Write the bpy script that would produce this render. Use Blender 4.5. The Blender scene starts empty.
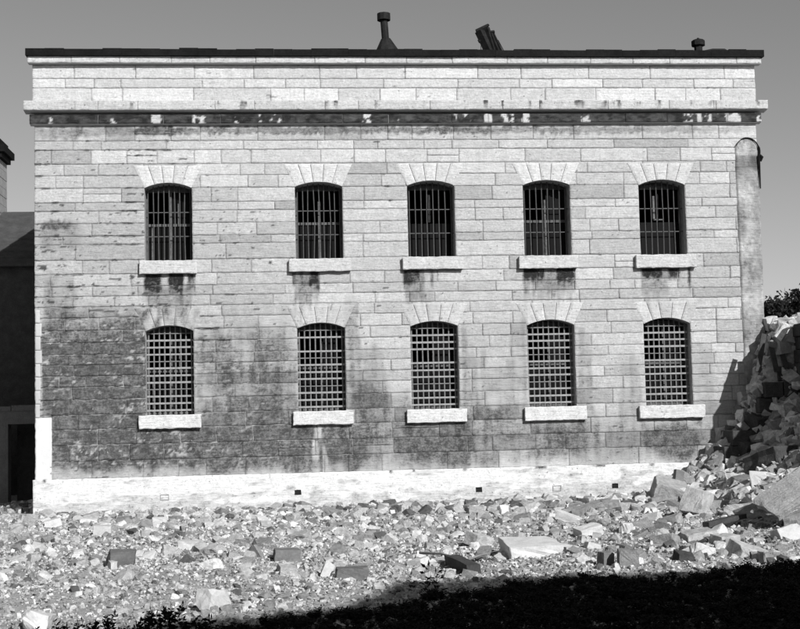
import bpy, bmesh, math, random
import numpy as np
from mathutils import Vector, Matrix, Euler, noise as mnoise
rng = np.random.default_rng(7)
random.seed(7)
S = bpy.context.scene
COL = S.collection
PI = math.pi

# ------------------------------------------------------------------ camera
F = 1300.0
YAW, PITCH, ROLL = [math.radians(a) for a in (-5.24467, 4.16605, -1.31183)]
EYE = Vector((0.0, -30.0, 2.15))
RM = (Matrix.Rotation(YAW, 3, 'Z') @ Matrix.Rotation(PI/2 + PITCH, 3, 'X') @ Matrix.Rotation(ROLL, 3, 'Z'))
cd = bpy.data.cameras.new('camera')
cam = bpy.data.objects.new('camera', cd)
COL.objects.link(cam)
cam.matrix_world = Matrix.Translation(EYE) @ RM.to_4x4()
cd.sensor_width = 36.0
cd.lens = F/800*36
cd.clip_start = 0.1
cd.clip_end = 2000
S.camera = cam

def ray(u, v):
    return RM @ Vector(((u-400)/F, -(v-314.5)/F, -1))
def W(u, v, Y=0.0):                   # measured point on an upright plane at depth Y
    d = ray(u, v); t = (Y-EYE.y)/d.y
    return EYE.x+d.x*t, EYE.z+d.z*t
def G(u, v, z=0.0):                   # measured point on the ground
    d = ray(u, v); t = (z-EYE.z)/d.z
    return EYE.x+d.x*t, EYE.y+d.y*t

# ------------------------------------------------------------------ helpers
def tag(o, label=None, cat=None, group=None, kind=None):
    if label: o['label'] = label
    if cat: o['category'] = cat
    if group: o['group'] = group
    if kind: o['kind'] = kind
    return o
def link(name, me, parent=None, mat=None):
    o = bpy.data.objects.new(name, me)
    COL.objects.link(o)
    if parent is not None: o.parent = parent
    if mat is not None: me.materials.append(mat)
    return o
def empty(name, loc=(0, 0, 0)):
    o = bpy.data.objects.new(name, None); COL.objects.link(o); o.location = loc
    o.empty_display_size = .2
    return o
class MB:
    """collects boxes, prisms and tubes into one mesh"""
    def __init__(s): s.v = []; s.f = []
    def box(s, x0, x1, y0, y1, z0, z1, M=None):
        n = len(s.v)
        P = [(x, y, z) for x in (x0, x1) for y in (y0, y1) for z in (z0, z1)]
        if M is not None: P = [tuple(M @ Vector(p)) for p in P]
        s.v += P
        for f in ((0,1,3,2),(4,6,7,5),(0,4,5,1),(2,3,7,6),(0,2,6,4),(1,5,7,3)):
            s.f.append(tuple(n+i for i in f))
        return s
    def prism(s, poly, y0, y1):       # poly in XZ, extruded along Y
        n = len(s.v); k = len(poly)
        s.v += [(x, y0, z) for x, z in poly] + [(x, y1, z) for x, z in poly]
        s.f.append(tuple(n+i for i in range(k)))
        s.f.append(tuple(n+k+i for i in reversed(range(k))))
        for i in range(k):
            j = (i+1) % k
            s.f.append((n+i, n+k+i, n+k+j, n+j))
        return s
    def tube(s, pts, rad, seg=8, cap=True):
        pts = [Vector(p) for p in pts]
        if not hasattr(rad, '__len__'): rad = [rad]*len(pts)
        rings = []
        for i, p in enumerate(pts):
            d = (pts[min(i+1, len(pts)-1)]-pts[max(i-1, 0)]).normalized()
            a = Vector((1, 0, 0)) if abs(d.x) < .8 else Vector((0, 1, 0))
            e1 = d.cross(a).normalized(); e2 = d.cross(e1)
            n = len(s.v)
            for k in range(seg):
                t = 2*PI*k/seg
                s.v.append(tuple(p+(e1*math.cos(t)+e2*math.sin(t))*rad[i]))
            rings.append(n)
        for a, b in zip(rings, rings[1:]):
            for k in range(seg):
                k2 = (k+1) % seg
                s.f.append((a+k, a+k2, b+k2, b+k))
        if cap:
            s.f.append(tuple(rings[0]+k for k in reversed(range(seg))))
            s.f.append(tuple(rings[-1]+k for k in range(seg)))
        return s
    def build(s, name, mat, parent=None, bevel=0, loc=None):
        me = bpy.data.meshes.new(name)
        v = s.v
        if loc is not None: v = [(a-loc[0], b-loc[1], c-loc[2]) for a, b, c in v]
        me.from_pydata(v, [], s.f); 
        bm = bmesh.new(); bm.from_mesh(me)
        bmesh.ops.recalc_face_normals(bm, faces=bm.faces)
        if bevel: bmesh.ops.bevel(bm, geom=bm.edges[:], offset=bevel, segments=1, affect='EDGES')
        bm.to_mesh(me); bm.free()
        o = link(name, me, parent, mat)
        if loc is not None: o.location = loc
        return o

_nc = {}
def vn(x, z, scale, seed):            # smooth value noise in [-1,1]
    if seed not in _nc: _nc[seed] = np.random.default_rng(seed).uniform(-1, 1, (256, 256))
    g = _nc[seed]
    a = np.asarray(x)/scale+1000.5; b = np.asarray(z)/scale+1000.5
    i = np.floor(a).astype(int); j = np.floor(b).astype(int)
    fa = a-i; fb = b-j; fa = fa*fa*(3-2*fa); fb = fb*fb*(3-2*fb)
    i0, i1, j0, j1 = i % 256, (i+1) % 256, j % 256, (j+1) % 256
    return (g[i0, j0]*(1-fa)+g[i1, j0]*fa)*(1-fb)+(g[i0, j1]*(1-fa)+g[i1, j1]*fa)*fb
def fbm(x, z, scale, seed, o=3):
    r = 0; amp = 1; t = 0
    for k in range(o):
        r = r+amp*vn(x, z, scale/2**k, seed+k); t += amp; amp *= .55
    return r/t
def sst(a, b, x):
    t = np.clip((np.asarray(x)-a)/(b-a), 0, 1); return t*t*(3-2*t)

# ------------------------------------------------------------------ materials (black-and-white film: every colour is a grey)
def new_mat(name):
    m = bpy.data.materials.new(name); m.use_nodes = True
    nt = m.node_tree; b = nt.nodes['Principled BSDF']
    b.inputs['Roughness'].default_value = .9
    b.inputs['Specular IOR Level'].default_value = .25
    return m, nt, b
def stone_mat(name, val=.35, var=.25, scale=6, attr=False, rnd=0.0, bump=.5, bdist=.01, pits=.0, rough=.92):
    m, nt, b = new_mat(name); N = nt.nodes.new; L = nt.links.new
    b.inputs['Roughness'].default_value = rough
    tc = N('ShaderNodeTexCoord')
    n1 = N('ShaderNodeTexNoise'); n1.inputs['Scale'].default_value = scale; n1.inputs['Detail'].default_value = 8; n1.inputs['Roughness'].default_value = .65
    n2 = N('ShaderNodeTexNoise'); n2.inputs['Scale'].default_value = scale*7; n2.inputs['Detail'].default_value = 5
    co = tc.outputs['Object']
    if rnd:
        oi = N('ShaderNodeObjectInfo'); mm = N('ShaderNodeVectorMath'); mm.operation = 'ADD'
        sc = N('ShaderNodeMath'); sc.operation = 'MULTIPLY'; sc.inputs[1].default_value = 37
        L(oi.outputs['Random'], sc.inputs[0]); L(co, mm.inputs[0]); L(sc.outputs[0], mm.inputs[1]); co = mm.outputs[0]
    L(co, n1.inputs['Vector']); L(co, n2.inputs['Vector'])
    r = N('ShaderNodeMapRange'); r.inputs['From Min'].default_value = .3; r.inputs['From Max'].default_value = .7
    r.inputs['To Min'].default_value = 1-var; r.inputs['To Max'].default_value = 1+var
    L(n1.outputs['Fac'], r.inputs['Value'])
    r2 = N('ShaderNodeMapRange'); r2.inputs['From Min'].default_value = .3; r2.inputs['From Max'].default_value = .7
    r2.inputs['To Min'].default_value = 1-var*.6; r2.inputs['To Max'].default_value = 1+var*.6
    L(n2.outputs['Fac'], r2.inputs['Value'])
    mu = N('ShaderNodeMath'); mu.operation = 'MULTIPLY'; L(r.outputs[0], mu.inputs[0]); L(r2.outputs[0], mu.inputs[1])
    mv = N('ShaderNodeMath'); mv.operation = 'MULTIPLY'; L(mu.outputs[0], mv.inputs[0])
    if attr:
        at = N('ShaderNodeAttribute'); at.attribute_name = 'tone'; L(at.outputs['Fac'], mv.inputs[1])
    elif rnd:
        rr = N('ShaderNodeMapRange'); rr.inputs['To Min'].default_value = val*(1-rnd); rr.inputs['To Max'].default_value = val*(1+rnd)
        L(oi.outputs['Random'], rr.inputs['Value']); L(rr.outputs[0], mv.inputs[1])
    else: mv.inputs[1].default_value = val
    out = mv.outputs[0]
    if pits:
        vo = N('ShaderNodeTexNoise'); vo.inputs['Scale'].default_value = scale*3.3; vo.inputs['Detail'].default_value = 3; L(co, vo.inputs['Vector'])
        pr = N('ShaderNodeMapRange'); pr.inputs['From Min'].default_value = .30; pr.inputs['From Max'].default_value = .37; pr.inputs['To Min'].default_value = 1-pits; pr.inputs['To Max'].default_value = 1
        L(vo.outputs['Fac'], pr.inputs['Value'])
        pm = N('ShaderNodeMath'); pm.operation = 'MULTIPLY'; L(out, pm.inputs[0]); L(pr.outputs[0], pm.inputs[1]); out = pm.outputs[0]
    L(out, b.inputs['Base Color'])
    ad = N('ShaderNodeMath'); ad.operation = 'ADD'; L(n1.outputs['Fac'], ad.inputs[0]); 
    hf = N('ShaderNodeMath'); hf.operation = 'MULTIPLY'; hf.inputs[1].default_value = .5; L(n2.outputs['Fac'], hf.inputs[0]); L(hf.outputs[0], ad.inputs[1])
    bu = N('ShaderNodeBump'); bu.inputs['Strength'].default_value = bump; bu.inputs['Distance'].default_value = bdist
    L(ad.outputs[0], bu.inputs['Height']); L(bu.outputs[0], b.inputs['Normal'])
    return m
def wall_mat():
    m, nt, b = new_mat('limestone_ashlar'); N = nt.nodes.new; L = nt.links.new
    tc = N('ShaderNodeTexCoord')
    def noise(scale, det, stretch=(1, 1, 1), rough=.6):
        mp = N('ShaderNodeMapping'); mp.inputs['Scale'].default_value = stretch; L(tc.outputs['Object'], mp.inputs[0])
        n = N('ShaderNodeTexNoise'); n.inputs['Scale'].default_value = scale; n.inputs['Detail'].default_value = det; n.inputs['Roughness'].default_value = rough
        L(mp.outputs[0], n.inputs['Vector']); return n.outputs['Fac']
    def mr(x, a, b_, c, d, clamp=True):
        n = N('ShaderNodeMapRange'); n.clamp = clamp
        for k, v in zip(('From Min', 'From Max', 'To Min', 'To Max'), (a, b_, c, d)): n.inputs[k].default_value = v
        L(x, n.inputs['Value']); return n.outputs[0]
    def op(o, x, y):
        n = N('ShaderNodeMath'); n.operation = o
        for k, v in enumerate((x, y)):
            if isinstance(v, (int, float)): n.inputs[k].default_value = v
            else: L(v, n.inputs[k])
        return n.outputs[0]
    at = N('ShaderNodeAttribute'); at.attribute_name = 'tone'; ag = N('ShaderNodeAttribute'); ag.attribute_name = 'grime'
    big = noise(5, 6); grit = noise(19, 5, rough=.8); bed = noise(3, 7, (1, 1, 7), .7); pit = noise(17, 3)
    base = op('MULTIPLY', at.outputs['Fac'], mr(grit, .3, .7, .74, 1.24, False))
    base = op('MULTIPLY', base, mr(bed, .3, .7, .93, 1.06))
    base = op('MULTIPLY', base, mr(big, .3, .7, .88, 1.10))
    base = op('MULTIPLY', base, mr(bed, .30, .345, .6, 1))
    base = op('MULTIPLY', base, mr(pit, .27, .31, .45, 1))
    g = ag.outputs['Fac']
    w = op('MULTIPLY', op('MULTIPLY', g, op('SUBTRACT', 1.25, g)), 3.2)      # strongest where the soot thins out
    dn = op('ADD', op('MULTIPLY', op('SUBTRACT', grit, .5), 3.6), op('ADD', op('MULTIPLY', op('SUBTRACT', bed, .5), 2.2), op('MULTIPLY', op('SUBTRACT', big, .5), 2.0)))
    gf = mr(op('ADD', g, op('MULTIPLY', w, op('MULTIPLY', dn, .5))), .08, .98, 0, 1)
    lo = mr(op('ADD', grit, op('SUBTRACT', bed, .5)), .3, .7, .015, .105)
    lo = op('MULTIPLY', lo, mr(g, .72, .97, 1, .25))
    mx = N('ShaderNodeMix'); mx.data_type = 'FLOAT'; L(gf, mx.inputs[0]); L(base, mx.inputs[2]); L(lo, mx.inputs[3])
    L(mx.outputs[0], b.inputs['Base Color'])
    h = op('ADD', op('MULTIPLY', bed, 1.0), op('ADD', op('MULTIPLY', grit, .45), mr(pit, .26, .34, -.5, 0)))
    bu = N('ShaderNodeBump'); bu.inputs['Strength'].default_value = 1; bu.inputs['Distance'].default_value = .03
    L(h, bu.inputs['Height']); L(bu.outputs[0], b.inputs['Normal'])
    return m
M_WALL = wall_mat()
M_MORTAR = stone_mat('mortar', .33, .3, 9)
M_TRIM = stone_mat('dressed_limestone', .42, .08, 5, bump=.3, bdist=.006, pits=.25)
M_PLASTER = stone_mat('whitewashed_plinth', var=.05, scale=5, attr=True, bump=.5, bdist=.01)
M_ROCK = stone_mat('broken_limestone', .33, .28, 7, rnd=.45, bump=1, bdist=.02)
M_ROCKW = stone_mat('pale_limestone', .52, .14, 5, rnd=.12, bump=.6, bdist=.015)
M_ROCKD = stone_mat('weathered_grey_stone', .15, .2, 5, rnd=.25, bump=.7, bdist=.015)
M_RUB = stone_mat('rubble_mix', var=.3, scale=14, attr=True, bump=.7, bdist=.01)
M_GROUND = stone_mat('gravelly_soil', .36, .34, 14, attr=True, bump=1, bdist=.05)
M_DARKST = stone_mat('dark_stone', .06, .3, 4, bump=.6, bdist=.02)  # even dark grey stone: rear wall, wing wall, wall behind the camera
M_TAR = stone_mat('tarred_metal', .009, .35, 3, bump=.3, bdist=.005, rough=.7)
M_IRON2 = stone_mat('grey_iron_bar', .16, .3, 20, bump=.2, bdist=.002, rough=.6)
M_IRON = stone_mat('rusted_iron_bar', .065, .25, 20, bump=.2, bdist=.002, rough=.6)
M_IRONL = stone_mat('galvanised_flat_bar', .25, .3, 20, bump=.2, bdist=.002, rough=.6)
M_SOOT = stone_mat('black_iron_flue', .018, .4, 6, bump=.3, bdist=.004, rough=.6)
M_SASH = stone_mat('flaking_sash_paint', .085, .6, 12, bump=.3, bdist=.003, rough=.6)
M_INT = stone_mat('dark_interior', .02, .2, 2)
M_WOOD = stone_mat('weathered_timber', .22, .3, 8, bump=.5, bdist=.006)
M_WOODD = stone_mat('dark_panel_surface', .05, .3, 8, bump=.5, bdist=.006)
M_LEAF = stone_mat('shade_foliage', .022, .3, 4, rnd=.2)
M_BARK = stone_mat('bark', .05, .3, 8, bump=.8, bdist=.02)
M_SHADEST = stone_mat('shade_darkened_masonry', .06, .35, 5, bump=.8, bdist=.02)  # near-black grey stands in for the deep shade of the heap
M_SLATE = stone_mat('roof_slate', .06, .3, 3, bump=.4, bdist=.01)
for m_ in (M_TAR, M_SOOT, M_LEAF, M_INT, M_SHADEST, M_DARKST): m_.node_tree.nodes['Principled BSDF'].inputs['Specular IOR Level'].default_value = .04
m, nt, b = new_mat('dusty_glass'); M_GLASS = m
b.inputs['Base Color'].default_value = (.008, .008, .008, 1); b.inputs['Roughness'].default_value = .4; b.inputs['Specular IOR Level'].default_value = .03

# ------------------------------------------------------------------ wall block patches (real relief, tone stored per vertex = the stone's own colour)
class Patch:
    def __init__(s): s.V = []; s.F = []; s.T = []; s.n = 0
    def block(s, x0, x1, z0, z1, y, tone, amp, res=.036, depth=.014, cull=None, gap=.0032, wob=.004):
        x0 += gap*rng.uniform(.6, 1.3); x1 -= gap*rng.uniform(.6, 1.3); z0 += gap*rng.uniform(.6, 1.3); z1 -= gap*rng.uniform(.6, 1.3)
        if x1-x0 < .03 or z1-z0 < .02: return
        nx = max(3, int((x1-x0)/res)+2); nz = max(3, int((z1-z0)/res)+2)
        e = .007
        xs = np.concatenate([[x0], np.linspace(x0+e, x1-e, nx), [x1]]); zs = np.concatenate([[z0], np.linspace(z0+e, z1-e, nz), [z1]])
        X, Z = np.meshgrid(xs, zs, indexing='ij')
        off = rng.uniform(0, .014)
        A = amp(X, Z) if callable(amp) else np.full_like(X, amp)
        d = fbm(X, Z, .16, 11, 3)*A + vn(X, Z*2.2, .07, 5)*A*.5
        Y = y + off + d
        Y[0, :] += depth; Y[-1, :] += depth; Y[:, 0] += depth; Y[:, -1] += depth
        X = X + vn(Z, X, .07, 31)*wob*1.4; Z = Z + vn(X, Z, .09, 32)*wob*1.6
        T = tone(X, Z, x0, x1, z0, z1)
        a, c = X.shape
        idx = np.arange(a*c).reshape(a, c)+s.n
        q = np.stack([idx[:-1, :-1], idx[1:, :-1], idx[1:, 1:], idx[:-1, 1:]], -1).reshape(-1, 4)
        if cull is not None:
            cx = (X[:-1, :-1]+X[1:, 1:])/2; cz = (Z[:-1, :-1]+Z[1:, 1:])/2
            q = q[~cull(cx, cz).reshape(-1)]
        s.V.append(np.stack([X, Y, Z], -1).reshape(-1, 3)); s.F.append(q); s.T.append(np.broadcast_to(T, X.shape).reshape(-1)); s.n += a*c
    def build(s, name, mat, parent=None):
        V = np.concatenate(s.V); Fq = np.concatenate(s.F); T = np.concatenate(s.T)
        return mesh_np(name, V, Fq, T, mat, parent)
def mesh_np(name, V, Fq, T, mat, parent=None, smooth=False):
    me = bpy.data.meshes.new(name)
    k = Fq.shape[1]
    me.vertices.add(len(V)); me.vertices.foreach_set('co', V.astype(np.float32).ravel())
    me.loops.add(len(Fq)*k); me.loops.foreach_set('vertex_index', Fq.astype(np.int32).ravel())
    me.polygons.add(len(Fq)); me.polygons.foreach_set('loop_start', np.arange(0, len(Fq)*k, k, dtype=np.int32))
    if T is not None:
        if np.iscomplexobj(T):
            ag = me.attributes.new('grime', 'FLOAT', 'POINT'); ag.data.foreach_set('value', np.clip(T.imag, 0, 1).astype(np.float32)); T = T.real
        at = me.attributes.new('tone', 'FLOAT', 'POINT'); at.data.foreach_set('value', np.asarray(T, np.float32))
    me.update(calc_edges=True)
    if smooth is True: me.shade_smooth()
    elif smooth is None: me.shade_flat()
    return link(name, me, parent, mat)

# ------------------------------------------------------------------ facade measurements
XL = W(34.2, 250)[0]; XR = W(759.5, 200)[0]
def zc(v): return W(60, v)[1]
course_v = [128, 141.2, 150.4, 164.4, 176, 188.6, 203, 211.5, 224, 236.7, 245, 260.8, 274.8, 287, 297, 307.4, 318.5, 331, 343, 355.3, 365.5, 376.7, 387.6, 400.3, 415.6, 430, 446, 462, 479]
CZ = [zc(v) for v in course_v]
Z_PL = W(400, 470)[1]                 # plinth top
CZ[-1] = Z_PL-.02
Z_CAP1 = W(400, 51.5)[1]; Z_CAP0 = W(400, 58)[1]; Z_CP0 = W(400, 65)[1]
Z_FA1 = W(400, 102.6)[1]; Z_FA0 = W(400, 112)[1]; Z_MO1 = W(400, 115)[1]; Z_MO0 = W(400, 124)[1]
CZ[0] = Z_MO0
# windows: left/right measured points, arch top, sill (left, right, top, bottom)
UP = [((144.5,185),(192.1,187),182.7,188,(139.4,197.2,260.8,274.3)),
      ((294.7,185),(342.5,186),181.8,186.5,(288.5,351,258.9,272)),
      ((407.1,187),(454.2,187),180.5,185.5,(401.8,463,257,269.8)),
      ((522.6,184),(569.2,184),180,185,(518,577,255.8,269)),
      ((638.7,184),(684.7,184),179.5,185,(634.5,695,254.8,268.2))]
LO = [((145.3,330),(192.9,330),325.3,331,(139,201.5,414.8,428.5)),
      ((297.2,328),(344.5,328),322.5,328,(292.8,353.5,411,424.8)),
      ((410.2,325),(457.8,325),320.9,326,(406.4,466.6,409,422.6)),
      ((527.2,325),(574.6,325),319.4,325,(523.9,586,406.5,420.4)),
      ((643.3,322),(690.0,322),317.6,323.5,(638,703.8,405,418.2))]
WINS = []
for k, (rowname, row) in enumerate((('up', UP), ('lo', LO))):
    for i, (a, b_, at, sp, sl) in enumerate(row):
        x0 = W(*a)[0]; x1 = W(*b_)[0]; um = (a[0]+b_[0])/2
        WINS.append(dict(row=k, i=i, x0=x0, x1=x1, za=W(um, at)[1], zs=W(um, sp)[1],
            sx0=W(sl[0], sl[2])[0], sx1=W(sl[1], sl[2])[0], sz1=W(um, sl[2])[1], sz0=W(um, sl[3])[1]))
for a in range(5):                    # same jambs above and below
    for key in ('x0', 'x1'):
        m_ = (WINS[a][key]+WINS[a+5][key])/2; WINS[a][key] = WINS[a+5][key] = m_
for w in WINS:
    w['cx'] = (w['x0']+w['x1'])/2; w['hw'] = (w['x1']-w['x0'])/2
    rise = w['za']-w['zs']; w['R'] = (w['hw']**2+rise**2)/(2*rise); w['cz'] = w['za']-w['R']
    w['ft'] = w['zs']+.53; w['fx'] = .25     # fan top, spread
def arch_z(w, x): return w['cz']+math.sqrt(max(w['R']**2-(x-w['cx'])**2, 0))

def px2(u, v): return W(u, v)
# grime: soft-edged blobs (u, v, half-width, half-height, strength) on the facade
BL = [(88,340,50,34,.45),(95,365,62,38,.72),(100,415,70,40,.74),(165,450,110,18,.78),(120,380,60,50,.25),
 (60,300,14,30,.35),(60,235,22,14,.3),(55,225,16,4,.5),
 (240,440,70,32,.62),(255,390,40,30,.5),(215,360,22,26,.42),(240,350,40,22,.33),(275,365,20,45,.3),
 (378,430,46,36,.52),(352,350,8,50,.35),(372,395,14,45,.3),
 (435,445,34,24,.78),(490,435,38,32,.52),(470,385,8,42,.3),(500,390,24,22,.22),(520,350,9,40,.25),
 (555,440,30,20,.75),(610,440,24,24,.4),(585,380,8,40,.3),(630,390,10,40,.28),(671,440,31,20,.82),
 (706,400,12,50,.18),(300,445,20,24,.72),(345,450,24,18,.8),(325,438,30,12,.5),(170,445,36,20,.8),
 # streaks below upper sills
 # under the mouldings
 (60,133,26,6,.4),(330,130,200,4,.45),(560,130,190,4,.4),(130,131,60,5,.4)]
LT = [(317,438,4,22,.9),(325,458,2,14,.7),(306,455,3,16,.5),(38,360,4,60,.95),(166,290,3,14,.8),(548,277,5,8,.5),(493,402,10,6,.5),(664,290,7,10,.5),(540,436,2,10,.2)]
def mkbl(L):
    r = []
    for u, v, a, h, s_ in L:
        x, z = W(u, v); r.append((x, z, a/43.3, h/43.3, s_))
    return r
BLW = mkbl(BL); LTW = mkbl(LT)
DR = [(144,162,275,26,1),(168,184,275,30,1),(187,195,275,22,.9),(146,192,290,24,.45),
 (292,296,273,15,.8),(300,304,273,18,.9),(309,320,273,24,1),(294,318,275,38,.62),
 (403,420,271,20,.95),(430,433,271,24,.7),(404,425,272,38,.55),
 (523,545,270,17,1),(556,575,270,20,1),(523,575,271,32,.55),
 (641,663,269,13,1),(668,680,269,12,.95),(688,691,269,22,.95),(641,668,270,34,.5),
 (141,153,430,50,.65),(186,201,430,50,.55),(296,309,426,46,.75),(318,323,440,40,.7),(338,352,426,46,.5),
 (407,414,424,46,.55),(454,466,424,46,.8),(526,533,422,46,.5),(577,586,422,44,.7),(640,646,419,44,.5),(696,703,419,44,.45),
 (196,203,335,90,.4),(348,354,330,95,.5),(286,292,340,80,.4),(461,467,330,90,.4),(578,584,330,80,.35),(372,377,345,100,.4),(480,486,350,90,.3),(505,512,360,80,.3),(225,232,345,70,.35),(258,264,330,100,.35)]
DRW = [(W(a, v)[0], W(b_, v)[0], W((a+b_)/2, v)[1], L_/43.3, s_) for a, b_, v, L_, s_ in DR]
def drips(X, Z):
    g = np.zeros_like(X)
    xw = X+.02*vn(X, Z, .15, 250)
    n1 = vn(X, Z*0+3, .06, 251); n2 = vn(X, Z*.3, .03, 252); n3 = fbm(X, Z, .12, 253, 3)
    for x0, x1, zt_, L_, s_ in DRW:
        e = min(.035, (x1-x0)*.35)
        hx = sst(x0-e, x0+e, xw)*(1-sst(x1-e, x1+e, xw))
        ln = L_*(1.05+.42*n1+.15*n2)
        f = (zt_-Z)/ln
        m_ = hx*(1-sst(.45, 1.1, f))*(Z < zt_+.05)*(1-.35*sst(0, .6, n3)*sst(.2, .5, f))
        g = np.maximum(g, m_*s_)
    return g

def blobs(X, Z, B, seed=60):
    wx = X+fbm(X, Z, .5, seed, 4)*.22; wz = Z+fbm(X, Z*.6, .4, seed+9, 4)*.26
    keep = np.ones_like(X)
    vx = X+vn(X, Z*.25, .09, seed+20)*.05; vz = Z+vn(X*1.5, Z*.6, .09, seed+21)*.06
    for x, z, a, h, s_ in B:
        sm = min(a, h) < .37
        d = ((np.abs((vx if sm else wx)-x)/a)**3.2+(np.abs((vz if sm else wz)-z)/h)**3.2)**(1/3.2)
        keep = keep*(1-s_*(1-(sst(.72, 1.32, d) if sm else sst(.5, 1.5, d))))
    return 1-keep
def grime(X, Z):
    g = np.clip(blobs(X, Z, BLW)*1.22, 0, .98)
    l = blobs(X, Z, LTW, 80)
    return np.clip(g*(1-l), 0, 1)
LEFTW = lambda X: 1-sst(XL+2.2, XL+7.5, X)
def wall_amp(X, Z):
    low = 1-sst(3.2, 5.8, Z)
    return .0038+.0065*LEFTW(X)*sst(8, 5, Z)*1.0+.007*low*LEFTW(X)+.003*low
def wall_tone(X, Z, x0, x1, z0, z1, base=None, lim=.0):
    b0 = base if base is not None else rng.choice([.39, .43, .465, .50, .335], p=[.26, .32, .22, .10, .10])
    b0 *= 1-.14*LEFTW(X)*sst(7.5, 6, Z)
    g = grime(X, Z)
    bk = rng.uniform(-.22, .14)
    run = vn(X, Z*.07, .11, 47)*.6+vn(X, Z*.12, .045, 49)*.4
    gg = np.clip(g*(1+bk)+g*(1.15-g)*(.55*fbm(X, Z, .28, 90, 3)+.75*run*sst(6.6, 5.6, Z))+lim, 0, .80)
    sg = drips(X, Z)
    gg = np.maximum(gg, sg)+.35*sg*gg*(1-gg)
    t = b0*(1+.06*fbm(X, Z*2.5, .2, 71, 3))
    ptch = fbm(X, Z, .9, 48, 3)
    cr = .8*vn(X, Z*8, .4, 23)+.55*vn(X, Z*3, .1, 27)+.4*vn(X, Z, .045, 28)
    thr = 1.15-.40*LEFTW(X)*sst(9.2, 6.5, Z)-.1*gg-.30*ptch
    t = t*(1-.8*sst(thr, thr+.12, cr))
    fl = .7*vn(X, Z*2.0, .17, 25)+.6*vn(X, Z*1.2, .05, 29)+.5*fbm(X, Z, .6, 26)
    gg = gg*(1-.8*sst(.6, .85, fl)*LEFTW(X)*sst(5.4, 4.6, Z))
    ed = np.minimum(np.minimum(X-x0, x1-X), np.minimum(Z-z0, z1-Z))
    t = t*(.93+.07*sst(0, .03, ed))
    ez = np.minimum(Z-z0, z1-Z); lw_ = .25+.75*LEFTW(X)*sst(9.4, 8, Z)
    rag = sst(.62-.55*lw_, .85-.4*lw_, fbm(X, Z*.4, .45, 50, 4)+.25*vn(X, Z, .05, 53))
    gg = np.maximum(gg, rag*(1-sst(.008, .03+.02*vn(X, Z, .06, 54), ez))*.9)
    return np.clip(t, .03, .7)+1j*gg
def in_fan(w, X, Z, m=.0):
    t = np.clip((Z-w['zs'])/(w['ft']-w['zs']), 0, 1)
    hw = w['hw']+w['fx']*t-m
    return (Z > w['zs']-.0) & (Z < w['ft']-m) & (np.abs(X-w['cx']) < hw)
def cull_wall(X, Z):
    r = np.zeros(X.shape, bool)
    for w in WINS:
        r |= in_fan(w, X, Z, .03)
        r |= (np.abs(X-w['cx']) < w['hw']-.0) & (Z > w['sz0']) & (Z < w['zs']+.001)
        r |= (X > w['sx0']+.02) & (X < w['sx1']-.02) & (Z > w['sz0']+.02) & (Z < w['sz1'])
    return r

bld = empty('stone_building', ((XL+XR)/2, 0, 0))
tag(bld, 'long two storey limestone cell block with ten barred arched windows', 'building')
off = Vector(bld.location)
def child(o, par=bld):
    o.parent = par; return o
def to_bld(o):
    o.parent = bld; o.matrix_parent_inverse = Matrix.Translation(-off); return o

P = Patch()
FORCE = {2: .50, 11: .47}
for c in range(len(CZ)-1):
    z1, z0 = CZ[c], CZ[c+1]
    segs = [(XL+.0, XR)]
    for w in WINS:                    # split at jambs where the course meets a rectangular opening
        if z0 < w['zs']-.06 and z1 > w['sz1']+.06:
            ns = []
            for a, b_ in segs:
                if a < w['x0'] < b_: ns += [(a, w['x0']), (w['x1'], b_)]
                else: ns.append((a, b_))
            segs = ns
    h = z1-z0
    for a, b_ in segs:
        x = a; first = True
        while x < b_-.02:
            ln = rng.uniform(.55, 1.0) if rng.random() < .55 else rng.uniform(1.0, 1.9)
            if first: ln *= rng.uniform(.5, 1); first = False
            if x+ln > b_-.35: ln = b_-x
            base = None
            if c in FORCE and rng.random() < .75: base = FORCE[c]*rng.uniform(.9, 1.05)
            zz0 = z0
            tn = lambda X, Z, q0, q1, q2, q3, base=base: wall_tone(X, Z, q0, q1, q2, q3, base)
            if h > .3 and rng.random() < .10 and ln < 1.3:
                zm = z0+h*rng.uniform(.4, .6)
                P.block(x, x+ln, z0, zm, 0, tn, wall_amp, cull=cull_wall); P.block(x, x+ln, zm, z1, 0, tn, wall_amp, cull=cull_wall)
            else:
                P.block(x, x+ln, z0, z1, 0, tn, wall_amp, cull=cull_wall)
            x += ln
# parapet courses
PZ = [Z_CP0, W(400, 78.8)[1], W(400, 88)[1], Z_FA1]
XPL = W(32, 90)[0]; XPR = W(755.5, 80)[0]
def par_tone(X, Z, a, b_, c, d):
    b0 = rng.choice([.46, .50, .53, .56], p=[.25, .3, .25, .2])
    t = b0*(1+.06*fbm(X, Z*2, .2, 71, 3))
    cr = vn(X, Z*7, .35, 23)+.6*vn(X, Z*4, .09, 27)
    t = t*(1-.6*sst(1.15, 1.3, cr))
    drip = sst(.55, .9, vn(X, Z*.1, .16, 120))*(1-sst(Z_FA1, Z_FA1+.16, Z+vn(X, Z, .05, 4)*.05))*(Z > Z_FA1-.01)
    t = t*(1-.5*drip)
    ed = np.minimum(np.minimum(X-a, b_-X), np.minimum(Z-c, d-Z))
    return np.clip(t*(.93+.07*sst(0, .03, ed)), .03, .7)
for z1, z0 in zip(PZ, PZ[1:]):
    x = XPL
    while x < XPR-.02:
        ln = rng.uniform(.6, 1.9)
        if x+ln > XPR-.4: ln = XPR-x
        P.block(x, x+ln, z0, z1, .0, par_tone, .003); x += ln
to_bld(P.build('ashlar_wall', M_WALL))

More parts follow.
